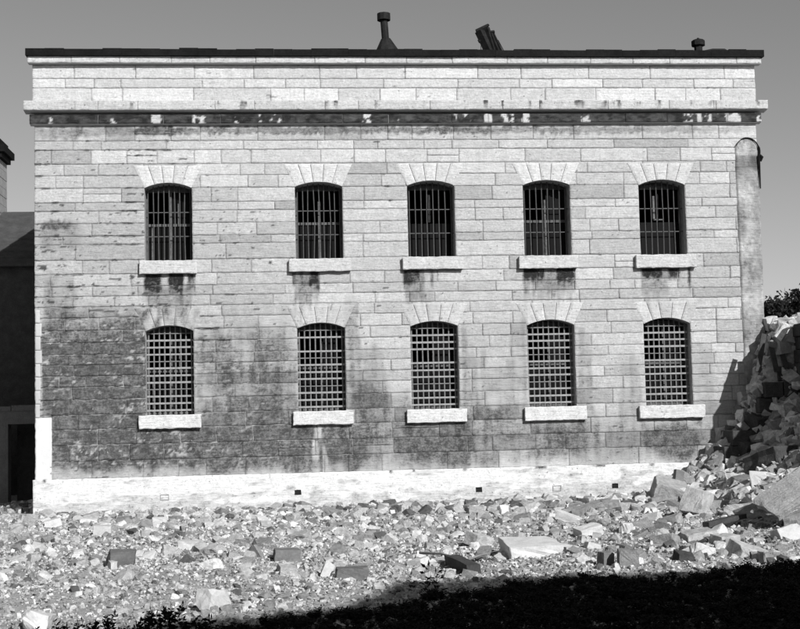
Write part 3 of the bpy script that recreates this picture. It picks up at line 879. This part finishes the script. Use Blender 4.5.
# landmark stones: pixel of the foot, width and height in pixels, depth ratio, yaw, tilt
LM = [
 ('pale_slab', 'B', M_ROCKW, 535, 552, 58, 17, .9, .08, (.1, 0), 'broad pale flat slab with a cracked face lying in mid rubble', 'slab'),
 ('grey_block', 'B', M_ROCKD, 287, 560, 27, 14, .8, .1, (0, .04), 'dark grey squared block lying in the open rubble', 'block'),
 ('grey_block', 'B', M_ROCKD, 352, 571, 33, 14, .6, .0, (0, 0), 'long mid grey block half sunk just right of the darkest squared block', 'block'),
 ('wedge_stone', 'R', M_ROCKD, 121, 570, 28, 17, .7, .4, (.1, .1), 'dark pointed wedge of stone in the left rubble', 'stone'),
 ('pale_block', 'B', M_ROCKW, 102, 542, 18, 11, .8, .05, (0, .03), 'small pale squared block near the left end of the plinth', 'block'),
 ('pale_brick', 'B', M_ROCKW, 160, 521, 15, 6, .7, -.05, (0, .0), 'thin pale brick lying at the foot of the plinth', 'brick'),
 ('squared_block', 'B', M_ROCKD, 607, 562, 14, 16, .9, .4, (0, .0), 'dark faced cube of stone left of its upright pale neighbour', 'block'),
 ('squared_block', 'B', M_ROCK, 630, 564, 21, 19, .8, -.1, (0, .0), 'upright pale squared block standing before the shadow edge', 'block'),
 ('pale_block', 'B', M_ROCKW, 570, 522, 26, 8, .5, -.5, (.0, .35), 'long pale block tilted on the rubble bank by the plinth', 'block'),
 ('pale_block', 'B', M_ROCKW, 553, 517, 13, 8, .7, .3, (.0, .2), 'short pale block beside the long tilted one on the bank', 'block'),
 ('pale_boulder', 'R', M_ROCKW, 213, 606, 30, 23, .8, .9, (.1, .1), 'large white rounded boulder at the edge of the dark foreground', 'boulder'),
 ('pale_boulder', 'R', M_ROCKW, 36, 622, 34, 22, .8, 1.5, (.1, .1), 'white rounded boulder at the bottom left of the rubble', 'boulder'),
 ('tilted_block', 'B', M_ROCK, 15, 504, 14, 11, .8, .2, (.0, -.6), 'tilted squared block beside the left end of the plinth', 'block'),
 ('standing_chunk', 'R', M_ROCKW, 327, 569, 11, 17, .7, .2, (.0, .5), 'white chunk of stone standing on edge left of the long grey block', 'stone'),
 ('pale_block', 'B', M_ROCKW, 52, 529, 17, 8, .8, .2, (.0, -.25), 'pale block propped over a black gap in the left rubble', 'block'),
 ('flat_stone', 'B', M_ROCKW, 88, 525, 17, 4, .9, .1, (.0, .05), 'thin flat pale stone with a dark gap beneath it', 'stone'),
 ('pale_block', 'B', M_ROCKW, 190, 555, 24, 9, .8, -.1, (0, .05), 'low pale block right of the dark pointed wedge', 'block'),
 ('large_stone', 'R', M_ROCK, 700, 519, 30, 27, .9, .9, (.2, .35), 'largest rough stone at the foot of the right heap', 'stone'),
 ('upright_stone', 'B', M_ROCKD, 679, 500, 10, 27, .7, .2, (.0, .18), 'narrow dark upright stone against the plinth beside the heap', 'stone'),
 ('pale_block', 'B', M_ROCKW, 590, 535, 26, 11, .7, .3, (.1, -.2), 'pale block right of the broad flat slab', 'block'),
 ('squared_block', 'B', M_ROCK, 480, 560-20, 24, 13, .8, .6, (.2, .2), 'tipped squared block at the left edge of the broad flat slab', 'block'),
]
for nm, kd, mt, u, v, wp, hp_, dr, yaw, (ta, tb), lab, cat in LM:
    x, y = G(u, v-1); y = max(min(y, -.25), -29)
    s = (y-EYE.y)/F; sx, sz = wp*s, hp_*s*1.05
    me = (BLK if kd == 'B' else RCK)[(u+v) % (7 if kd == 'B' else 12)]
    k = 1.0 if kd == 'B' else 1.05
    z = hz(x, y)
    stone(nm, me, mt, (x, y+sx*dr*.4, z+sz*.40), (sx*k, sx*dr, sz*k), (ta, tb, yaw), lab, cat, None, True)
    PLACED.append((x, y, sx*.5))

# blocks of the heap: measured spots on its surface (px centre, width, height)
def heap_pt(u, v):
    d = ray(u, v); t = 10.0
    while t < 34:
        p_ = EYE+d*t
        if p_.z < hz(p_.x, p_.y) or p_.y > -.12: return p_
        t += .05
    return EYE+d*31
HB = [
 (727,434,20,18,'P','tilted pale block perched on the shoulder of the heap against the facade'),
 (752,300+35,0,0,'',''),
 (748,398,16,14,'P','pale stone on the upper left edge of the heap beside the buttress scar'),
 (741,410,12,10,'N','small rough stone just below the pale one by the buttress scar'),
 (782,326,22,14,'N','topmost lit stone on the crest of the heap'),
 (771,322,13,12,'P','pale stone at the crest of the heap nearest the building corner'),
 (795,335,20,15,'N','crest stone at the right edge of the heap'),
 (784,345,18,16,'N','angular stone second row below the crest of the heap'),
 (797,352,14,14,'N','rough stone lowest of the lit crest stones'),
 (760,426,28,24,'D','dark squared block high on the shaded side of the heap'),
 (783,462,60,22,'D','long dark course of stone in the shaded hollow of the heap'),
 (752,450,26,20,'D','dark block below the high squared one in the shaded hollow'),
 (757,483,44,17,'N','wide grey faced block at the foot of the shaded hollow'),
 (720,480,26,12,'N','flat stone with lit top on the lower left heap'),
 (733,470,18,14,'N','small block above the flat lit stone on the heap'),
 (705,480,18,14,'N','rough stone low on the left flank of the heap'),
 (712,492,24,12,'P','pale flat stone in the middle of the left flank of the heap'),
 (690,478,12,10,'P','small pale stone on the outermost left flank of the heap'),
 (735,498,24,10,'P','pale thin block under the wide grey faced block'),
 (720,508,22,14,'N','grey block in front of the pale flat stone of the flank'),
 (745,512,34,16,'N','broad tilted slab in the middle of the lower heap'),
 (765,500,22,20,'N','steep angular block left of the great leaning slab'),
 (700,540,30,18,'N','low block before the heap at the shadow edge'),
 (728,545,22,20,'N','upright block before the lower heap'),
 (705,555,26,22,'P','pale angular block in front of the low heap block'),
 (752,556,36,20,'N','large broken block under the great leaning slab'),
 (778,560,36,16,'N','long rough block at the lower right edge of the rubble'),
 (735,572,26,20,'N','rounded block touching the shadow edge at lower right'),
 (792,540,24,26,'P','bright block at the far right under the great leaning slab'),
 (672,524,22,14,'N','rough stone left of the largest heap foot stone'),
 (655,520,16,14,'P','pale stone on the bank between plinth and heap'),
 (668,545,24,18,'N','angular block in front of the heap foot'),
 (642,528,20,14,'N','stone on the bank behind the upright squared block'),
 (686,562,18,18,'D','dark narrow stone before the heap at the shadow edge'),
]
for j, (u, v, wp, hp_, kd, lab) in enumerate(HB):
    if not wp: continue
    p_ = heap_pt(u, v); s = (p_.y-EYE.y)/F
    mt = {'P': M_ROCKW, 'N': M_ROCK, 'D': M_SHADEST}[kd]
    sx, sz = wp*s*1.15, hp_*s*1.15
    me = BLK[j % 7] if j % 3 else RCK[j % 12]
    stone('heap_block', me, mt, (p_.x, p_.y+.12, p_.z-.02), (sx, max(sx*.7, .3), sz), (rng.uniform(-.35, .35), rng.uniform(-.35, .35) if wp < 40 else 0, rng.uniform(-.7, .7)), lab, 'block', 'blocks fallen on the right hand heap', True)
    PLACED.append((p_.x, p_.y, sx*.5))
# the great leaning slab
a = heap_pt(752, 532); b2 = heap_pt(806, 470)
pa = Vector((a.x, a.y-.2, a.z+.25)); pb = Vector((b2.x+.6, a.y+.9, a.z+1.75))
dv = (pb-pa); ln = dv.length; dv.normalize()
Zx = Vector((-.35, -.55, .75)); Zx = (Zx-dv*Zx.dot(dv)).normalized(); Yx = Zx.cross(dv)
Mx = Matrix((dv, Yx, Zx)).transposed()
c = BLK[2].copy(); c.materials.clear(); c.materials.append(stone_mat('slab_stone', .24, .35, 4, bump=1, bdist=.03)); c.transform(Matrix.Diagonal((ln*.9, .55, .22, 1)))
o = link('leaning_slab', c); o.matrix_world = Matrix.Translation((pa+pb)/2) @ Mx.to_4x4()
tag(o, 'great pale slab leaning up to the right on the front of the heap', 'slab')

# scattered counted stones
def clear(x, y, r_):
    for a, b_, q in PLACED:
        if (a-x)**2+(b_-y)**2 < (q+r_)**2*.7: return False
    return True
LOOK = {
 'bank': ('rough limestone chunk on the low bank along the foot of the plinth', 'stones banked against the plinth'),
 'field': ('rough limestone chunk strewn in the open sunlit rubble field', 'stones strewn in the rubble field'),
 'heap': ('rough limestone chunk wedged among the larger blocks of the right heap', 'stones wedged in the heap'),
 'shade': ('rough dark looking chunk lying in the black foreground shadow', 'stones in the foreground shadow')}
cnt = 0; tries = 0
def in_view(x, y, z):
    q = RM.transposed() @ (Vector((x, y, z))-EYE); u = 400+F*q.x/-q.z; v = 314.5-F*q.y/-q.z
    return -8 < u < 808 and v < 640, u, v
while cnt < 285 and tries < 6000:
    tries += 1
    q = rng.random()
    if q < .30: x, y = rng.uniform(-5.4, 9.5), -rng.uniform(.3, 3.2); zone = 'bank'
    elif q < .70: x, y = rng.uniform(-5.6, 9.5), -rng.uniform(3.2, 12.3); zone = 'field'
    elif q < .985: x, y = rng.uniform(8.4, 11.9), -rng.uniform(.2, 9.5); zone = 'heap'
    else: x, y = rng.uniform(-3, 6.5), -rng.uniform(13, 17); zone = 'shade'
    ok, u, v = in_view(x, y, hz(x, y))
    if not ok: continue
    r_ = {'bank': rng.uniform(.12, .32), 'field': rng.uniform(.09, .25), 'heap': rng.uniform(.25, .7), 'shade': rng.uniform(.12, .22)}[zone]
    if zone == 'heap' and x > 9.9 and y > -4: r_ = min(r_, .36)
    if not clear(x, y, r_*.4): continue
    me = RCK[rng.integers(12)] if rng.random() < .62 else BLK[rng.integers(7)]
    mt = M_ROCK if rng.random() < .8 else M_ROCKW
    sz = r_*rng.uniform(.45, .85)
    if zone == 'heap': sz = r_*rng.uniform(.5, .9)
    stone('rubble_stone', me, mt, (x, y, hz(x, y)+sz*rng.uniform(.02, .28)), (r_*rng.uniform(.9, 1.4), r_, sz), (rng.uniform(-.4, .4), rng.uniform(-.4, .4), rng.uniform(0, 6.28)), LOOK[zone][0], 'stone', LOOK[zone][1])
    PLACED.append((x, y, r_*.45)); cnt += 1

# small rubble: one mass of loose chips and stones
def rub_arrays(me):
    n = len(me.vertices); v = np.empty(n*3, np.float32); me.vertices.foreach_get('co', v)
    return v.reshape(-1, 3)
def low_rock(seed):
    rs = np.random.default_rng(seed); bm = bmesh.new()
    for sx in (-1, 1):
        for sy in (-1, 1):
            for sz in (-1, 1):
                bm.verts.new(np.array([sx, sy, sz])*rs.uniform(.45, 1, 3)*.5)
    r = bmesh.ops.convex_hull(bm, input=bm.verts)
    bmesh.ops.delete(bm, geom=[e for e in r['geom_interior'] if isinstance(e, bmesh.types.BMVert)], context='VERTS')
    bmesh.ops.triangulate(bm, faces=bm.faces)
    bm.verts.index_update()
    v = np.array([list(x.co) for x in bm.verts]); f_ = np.array([[x.index for x in g_.verts] for g_ in bm.faces]); bm.free(); return v, f_
LR = [low_rock(s) for s in range(60, 76)]
def mid_rock(seed):
    rs = np.random.default_rng(seed); bm = bmesh.new()
    for sx in (-1, 1):
        for sy in (-1, 1):
            for sz in (-1, 1):
                c = np.array([sx, sy, sz])*rs.uniform(.62, 1, 3)
                if rs.random() < .45:
                    for ax in range(3):
                        q = c.copy(); q[ax] *= rs.uniform(.1, .7); bm.verts.new(q*.5)
                else: bm.verts.new(c*.5)
    r = bmesh.ops.convex_hull(bm, input=bm.verts)
    bmesh.ops.delete(bm, geom=[e for e in r['geom_interior'] if isinstance(e, bmesh.types.BMVert)], context='VERTS')
    bmesh.ops.triangulate(bm, faces=bm.faces)
    bmesh.ops.subdivide_edges(bm, edges=bm.edges, cuts=2, use_grid_fill=True)
    bmesh.ops.triangulate(bm, faces=bm.faces)
    for v in bm.verts:
        v.co *= 1+mnoise.noise(v.co*5+Vector((seed, 0, 0)))*.10+mnoise.noise(v.co*12+Vector((seed, 3, 0)))*.09
    bm.verts.index_update()
    v = np.array([list(x.co) for x in bm.verts]); f_ = np.array([[x.index for x in g_.verts] for g_ in bm.faces]); bm.free(); return v, f_
MR = [mid_rock(s) for s in range(80, 98)]
Vs, Fs, Ts = [], [], []; n = 0
def scatter(N, xr_, yr_, smin, smax, pw=2.5, lift=.2, ylow=0):
    global n
    X = rng.uniform(*xr_, N); Y = rng.uniform(*yr_, N); Zg = height(X, Y)
    S_ = smin+(smax-smin)*rng.random(N)**pw
    for i in range(N):
        if XL-.1 < X[i] < XR and Y[i] > -.1: continue
        if abs(X[i]) > (Y[i]+30)*.36+1 and X[i] < 0: continue
        v, f_ = MR[rng.integers(18)] if S_[i] > .085 else LR[rng.integers(16)]
        e = Euler((rng.uniform(0, 6.28), rng.uniform(0, 6.28), rng.uniform(0, 6.28))).to_matrix()
        s = S_[i]
        vv = (v*np.array([s*rng.uniform(.8, 1.5), s, s*rng.uniform(.45, .95)])) @ np.array(e).T
        vv = vv*np.array([1, 1, .8])+np.array([X[i], Y[i], Zg[i]+s*lift])
        Vs.append(vv); Fs.append(f_+n); n += len(v)
        Ts.append(np.full(len(v), rng.choice([.09, .21, .34, .46, .60], p=[.1, .22, .34, .24, .10])))
scatter(30000, (-7.2, 11.9), (-13.6, -.1), .018, .07, 2.0)
scatter(26000, (-5.6, 5.5), (-17.3, -8), .016, .06)
scatter(2300, (-6.5, 11.5), (-2.6, -.1), .05, .20, 2.0, .08)
scatter(900, (-6.5, 11.5), (-13, -2), .08, .22, 2.4, .05)
scatter(4200, (-6.5, 11.5), (-13.5, -1), .05, .11, 1.5, .08)
scatter(2200, (8.7, 12.3), (-9, 0), .12, .42, 1.2, .15)
scatter(380, (1.5, 8), (-3, -.4), .12, .33, 1.3, .15)
scatter(280, (-6.5, 9), (-12.5, -2.5), .12, .27, 1.6, .1)
scatter(700, (-6, 2.2), (-17.5, -13), .05, .15, 2, .08)
scatter(400, (-9, -5.2), (-3, 5), .05, .2, 2)
rb = mesh_np('rubble', np.concatenate(Vs), np.concatenate(Fs), np.concatenate(Ts), M_RUB, smooth=None)
tag(rb, 'loose chips and small broken limestone covering the ground', 'rubble', kind='stuff')

# ------------------------------------------------------------------ timbers and sticks
def timber(name, u0, v0, u1, v1, w_, h_, mat, label, cat, y0=None, y1=None, lift=.06):
    A = heap_pt(u0, v0); Bv = heap_pt(u1, v1)
    A.z += lift; Bv.z += lift
    d = Bv-A; L_ = d.length; d.normalize(); up = Vector((0, 0, 1)); side = up.cross(d).normalized(); up2 = d.cross(side)
    M4 = Matrix((d, side, up2)).transposed().to_4x4()
    mb = MB(); nseg = 8
    for k in range(nseg):
        pass
    bm = bmesh.new(); bmesh.ops.create_cube(bm, size=1)
    bmesh.ops.subdivide_edges(bm, edges=bm.edges, cuts=5, use_grid_fill=True)
    for v in bm.verts:
        v.co.x *= L_; v.co.y *= w_; v.co.z *= h_
        v.co += Vector((mnoise.noise(v.co*9), mnoise.noise(v.co*7+Vector((5, 0, 0))), mnoise.noise(v.co*8+Vector((0, 9, 0)))))*min(w_, h_)*.12
    me = bpy.data.meshes.new(name); bm.to_mesh(me); bm.free()
    o = link(name, me, None, mat); o.matrix_world = Matrix.Translation((A+Bv)/2) @ M4
    return tag(o, label, cat)
timber('timber_beam', 577, 517, 607, 506, .22, .14, M_WOOD, 'short grey beam leaning on the bank against the plinth', 'beam', lift=.1)
timber('timber_beam', 650, 507, 682, 498, .12, .12, M_WOOD, 'long thin beam resting on the bank beside the dark upright stone', 'beam', lift=.12)
timber('timber_beam', 706, 533, 744, 524, .14, .08, M_WOODD, 'dark plank lying across the blocks below the heap', 'plank', lift=.14)
timber('short_log', 452, 566, 474, 577, .2, .17, M_WOODD, 'short dark log lying at the edge of the foreground shadow', 'log', lift=.08)
def stick(u0, v0, u1, v1, r_, label, lift0=.05, lift1=.1):
    A = heap_pt(u0, v0); Bv = heap_pt(u1, v1); A.z += lift0; Bv.z += lift1
    mid = (A+Bv)/2+Vector((.03, 0, .03))
    o = MB().tube([A, A*.7+Bv*.3+Vector((0, 0, .02)), mid, Bv], [r_, r_*.9, r_*.8, r_*.5], 6).build('stick', M_WOOD, loc=tuple(A))
    return tag(o, label, 'stick')
stick(420, 556, 462, 566, .022, 'long bare stick pointing at the short dark log')
stick(460, 567, 498, 557, .018, 'thin stick lying right of the short dark log')
stick(385, 553, 410, 549, .014, 'short twig on the rubble left of the long bare stick')
# dark slats standing beside the heap by the corner
for j, (u0, v0, u1, v1, lab) in enumerate(((764, 334, 757, 372, 'outermost dark slat leaning on the crest of the heap'), (769, 336, 776, 372, 'middle dark slat sliding down from the crest of the heap'), (777, 338, 786, 368, 'inner dark slat nearest the crest stones'))):
    A = W(u0, v0, -.9); Bv = W(u1, v1, -1.1)
    A = Vector((A[0], -.9, A[1])); Bv = Vector((Bv[0], -1.15, Bv[1]))
    d = (Bv-A); L_ = d.length; d.normalize(); side = Vector((0, 1, 0)).cross(d).normalized(); n3 = d.cross(side)
    o = MB().box(0, L_, -.06, .06, -.015, .015).build('timber_slat', M_WOODD)
    o.matrix_world = Matrix.Translation(A) @ Matrix((d, side, n3)).transposed().to_4x4(); tag(o, lab, 'slat')

# ------------------------------------------------------------------ ruined wall running out from the right corner
rw = MB(); rs = np.random.default_rng(5)
hprof = [(0.0, 4.2), (-1, 4.2), (-2, 4.5), (-3.2, 4.7), (-4.2, 4.3), (-5, 3.7), (-6, 3.6), (-7, 3.4), (-8, 3.1), (-9.5, 2.6)]  # heights of the unseen length shaped to cast shade on the heap
y = -.15
cz = -.3; ch_ = .3
while cz < 4.6:
    y = -.12
    while y > -9.4:
        ln = rs.uniform(.5, 1.1)
        hh = np.interp(-(y-ln/2), [-a for a, _ in hprof], [b_ for _, b_ in hprof])
        if cz+ch_ < hh+rs.uniform(-.25, .1):
            dx = rs.uniform(-.04, .04)
            rw.box(11.75+dx, 12.5, y-ln+.008, y-.008, cz+.006, cz+ch_-.006)
        y -= ln
    cz += ch_
# its broken return, standing in the stub's own shadow
for cz in np.arange(-.3, 3.5, .36):
    x = 11.72
    while x > 10.1:
        ln = rs.uniform(.3, .75)
        if cz+.3 < np.interp(x-ln*.6, [10.1, 10.45, 10.8, 11.15, 11.7], [1.0, 1.75, 2.3, 3.0, 3.5]):
            yy = -1.15+rs.uniform(-.12, .1)
            rw.box(x-ln+.01, x-.01, yy, -.35, cz+.008, cz+.352)
        x -= ln
o = rw.build('ruined_wall', M_SHADEST, bevel=.012, loc=(12.1, -4, 0)); tag(o, 'broken stub of stone wall rising out of the heap at the right edge', 'wall')

# unseen wall added behind the camera, top shaped to throw the foreground shadow
pr = [(-26, 8.6), (-14, 9.4), (-2, 9.5), (3.4, 9.8), (5.1, 10.1), (6.6, 10.35), (8.3, 10.75), (9.3, 11.5), (10.0, 12.1), (11.2, 12.2), (14, 11.9), (16, 11.6), (20, 11.4), (27, 11.4)]
YO = -33.0
oc = MB(); 
xs = np.arange(-26, 27, .28); rs = np.random.default_rng(9)
poly = [(-26, -.4)]
poly = [(27, -.4), (-26, -.4)]
for x in xs: poly.append((x, np.interp(x, [a for a, _ in pr], [b_ for _, b_ in pr])+rs.uniform(-.09, .09)))
oc.prism(poly, YO-.7, YO)
o = oc.build('shadow_wall', M_DARKST, loc=(0, YO, 0)); tag(o, 'tall dark unseen wall added to cast the foreground shadow', 'wall')

# ------------------------------------------------------------------ trees beyond the right corner
def tree(x, y, h, r_, seed, label):
    rs = np.random.default_rng(seed)
    root = empty('tree', (x, y, -.1)); tag(root, label, 'tree', 'trees beyond the right corner')
    t = MB(); t.tube([(0, 0, 0), (.1, 0, h*.35), (.0, .1, h*.7), (.05, 0, h*.95)], [r_*.09, r_*.07, r_*.04, .01], 8)
    for k in range(9):
        a = rs.uniform(0, 6.28); z = h*rs.uniform(.25, .8); l_ = r_*rs.uniform(.5, .9)
        t.tube([(0.05, 0, z), (l_*.5*math.cos(a), l_*.5*math.sin(a), z+l_*.25), (l_*math.cos(a), l_*math.sin(a), z+l_*.6)], [r_*.03, r_*.02, .01], 5)
    t.build('trunk', M_BARK, root)
    N = 9000
    cl = rs.normal(size=(60, 3)); cl /= np.linalg.norm(cl, axis=1)[:, None]; cl *= rs.uniform(.35, 1, 60)[:, None]
    cl = cl*np.array([r_, r_, h*.40])+np.array([0, 0, h*.58])
    ci = rs.integers(0, 60, N); c = cl[ci]+rs.normal(size=(N, 3))*r_*.15
    d1 = rs.normal(size=(N, 3)); d1 /= np.linalg.norm(d1, axis=1)[:, None]; d2 = np.cross(d1, rs.normal(size=(N, 3))); d2 /= np.linalg.norm(d2, axis=1)[:, None]
    L_ = rs.uniform(.08, .2, N)[:, None]
    V = np.stack([c-d1*L_, c+d2*L_*.5, c+d1*L_, c-d2*L_*.5], 1).reshape(-1, 3)
    mesh_np('crown', V, np.arange(N*4).reshape(-1, 4), None, M_LEAF, root)
for u, v, yy, r_, sd, lab in ((785, 290, 40, 1.5, 1, 'tallest dark bushy tree right behind the building corner'), (770, 297, 42, 1.1, 2, 'smaller dark tree touching the building corner'), (803, 293, 44, 1.6, 3, 'dark tree cut by the right edge of the view')):
    x, z = W(u, v, yy); tree(x, yy, z+.45, r_*1.3, sd, lab)

# ------------------------------------------------------------------ weeds
def weed_mesh(seed, h, spread, nst, leaf):
    rs = np.random.default_rng(seed); V, Fq = [], []; n = 0
    for k in range(nst):
        a = rs.uniform(0, 6.28); tip = np.array([math.cos(a)*spread*rs.uniform(.2, 1), math.sin(a)*spread*rs.uniform(.2, 1), h*rs.uniform(.6, 1)])
        b0 = np.array([rs.normal()*.03, rs.normal()*.03, 0]); m_ = (b0+tip)/2+np.array([0, 0, h*.12])
        P_ = [b0, m_, tip]
        for p0, p1 in zip(P_, P_[1:]):
            s_ = np.array([.004, .0, 0]); V += [p0-s_, p0+s_, p1+s_, p1-s_]; Fq.append([n, n+1, n+2, n+3]); n += 4
        for j in range(leaf):
            t = rs.uniform(.15, 1); p_ = (1-t)**2*b0+2*t*(1-t)*m_+t*t*tip
            d = rs.normal(size=3); d[2] = abs(d[2])*.6; d /= np.linalg.norm(d); s_ = np.cross(d, rs.normal(size=3)); s_ /= np.linalg.norm(s_)
            L_ = h*rs.uniform(.12, .26); w_ = L_*.22
            V += [p_, p_+d*L_*.5+s_*w_, p_+d*L_, p_+d*L_*.5-s_*w_]; Fq.append([n, n+1, n+2, n+3]); n += 4
    me = bpy.data.meshes.new('weed'); me.from_pydata([tuple(v) for v in V], [], Fq); me.materials.append(M_LEAF); return me
WM = [weed_mesh(s, 1, .45, 9, 14) for s in range(5)]
def weed(u, v, h_, label, group, me=None, name='weed'):
    x, y = G(u, v); o = link(name, me or WM[rng.integers(5)]); o.location = (x, y, hz(x, y)-.02)
    s = h_*(y-EYE.y)/F; o.scale = (s, s, s); o.rotation_euler = (0, 0, rng.uniform(0, 6.28)); tag(o, label, 'weed', group)
for u, v, h_ in ((62,628,20),(75,626,16),(92,629,22),(108,624,20),(125,626,14),(140,628,22),(148,620,20),(160,622,22),(172,620,26),(186,624,20),(52,630,16),(30,632,18),(12,630,16),(205,628,24),(222,632,20),(240,630,18),(255,634,20)):
    weed(u, v+3, h_*1.25, 'dark leafy weed silhouetted along the lower left shadow edge', 'weeds along the shadow edge')
# low undergrowth over the near ground, added to darken its shadow
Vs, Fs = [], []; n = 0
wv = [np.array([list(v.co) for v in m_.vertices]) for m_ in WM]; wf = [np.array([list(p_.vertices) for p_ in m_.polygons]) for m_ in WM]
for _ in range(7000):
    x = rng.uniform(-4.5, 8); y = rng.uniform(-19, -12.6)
    if shade_mask(x, y) < 0: continue
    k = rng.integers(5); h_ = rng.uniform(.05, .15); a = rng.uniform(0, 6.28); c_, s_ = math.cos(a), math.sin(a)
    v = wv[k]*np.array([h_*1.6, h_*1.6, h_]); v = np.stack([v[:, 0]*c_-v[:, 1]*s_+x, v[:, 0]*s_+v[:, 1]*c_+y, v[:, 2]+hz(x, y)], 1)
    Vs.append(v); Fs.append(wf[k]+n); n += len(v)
o = mesh_np('shade_weeds', np.concatenate(Vs), np.concatenate(Fs), None, M_LEAF); tag(o, 'low dark weeds added to darken the shadowed near ground', 'shade_weeds', kind='stuff')
thin = weed_mesh(77, 1, .22, 5, 4)
weed(428, 588, 38, 'tall thin wiry weed rising at the left end of the long stick', 'wiry weeds', thin, 'wiry_weed')
weed(437, 589, 34, 'second wiry weed just right of the tallest wiry one', 'wiry weeds', thin, 'wiry_weed')
weed(412, 586, 22, 'shortest wiry weed left of the tall one', 'wiry weeds', thin, 'wiry_weed')
weed(76, 508, 12, 'pale scrubby tuft growing at the foot of the plinth', None, WM[1])

# ------------------------------------------------------------------ light and sky
sd = Vector((.42, -1.0, .6)).normalized()
sl = bpy.data.lights.new('sun', 'SUN'); sl.energy = 5.0; sl.angle = math.radians(.5); sl.color = (1, 1, 1)
so = bpy.data.objects.new('sun', sl); COL.objects.link(so); so.location = (10, -25, 20)
so.rotation_euler = sd.to_track_quat('Z', 'Y').to_euler()
wd = bpy.data.worlds.new('World'); S.world = wd; wd.use_nodes = True
nt = wd.node_tree; nt.nodes.clear(); N = nt.nodes.new
sk = N('ShaderNodeTexSky'); sk.sky_type = 'NISHITA'; sk.sun_disc = False
sk.sun_elevation = math.asin(sd.z); sk.sun_rotation = math.atan2(sd.x, sd.y)
sk.air_density = 1.0; sk.dust_density = 1.0; sk.altitude = 0
sep = N('ShaderNodeSeparateColor'); nt.links.new(sk.outputs[0], sep.inputs[0])   # panchromatic film behind a red filter
m1 = N('ShaderNodeMath'); m1.operation = 'MULTIPLY'; m1.inputs[1].default_value = .75
m2 = N('ShaderNodeMath'); m2.operation = 'MULTIPLY_ADD'; m2.inputs[1].default_value = .25
nt.links.new(sep.outputs['Red'], m1.inputs[0]); nt.links.new(sep.outputs['Green'], m2.inputs[0]); nt.links.new(m1.outputs[0], m2.inputs[2])
bg = N('ShaderNodeBackground'); bg.inputs[1].default_value = .1
out = N('ShaderNodeOutputWorld')
nt.links.new(m2.outputs[0], bg.inputs[0]); nt.links.new(bg.outputs[0], out.inputs[0])
S.view_settings.view_transform = 'Standard'; S.view_settings.look = 'None'; S.view_settings.gamma = 1; S.view_settings.exposure = .1
S.view_settings.use_curve_mapping = False
S.render.engine = 'CYCLES'
S.cycles.max_bounces = 5; S.cycles.diffuse_bounces = 2
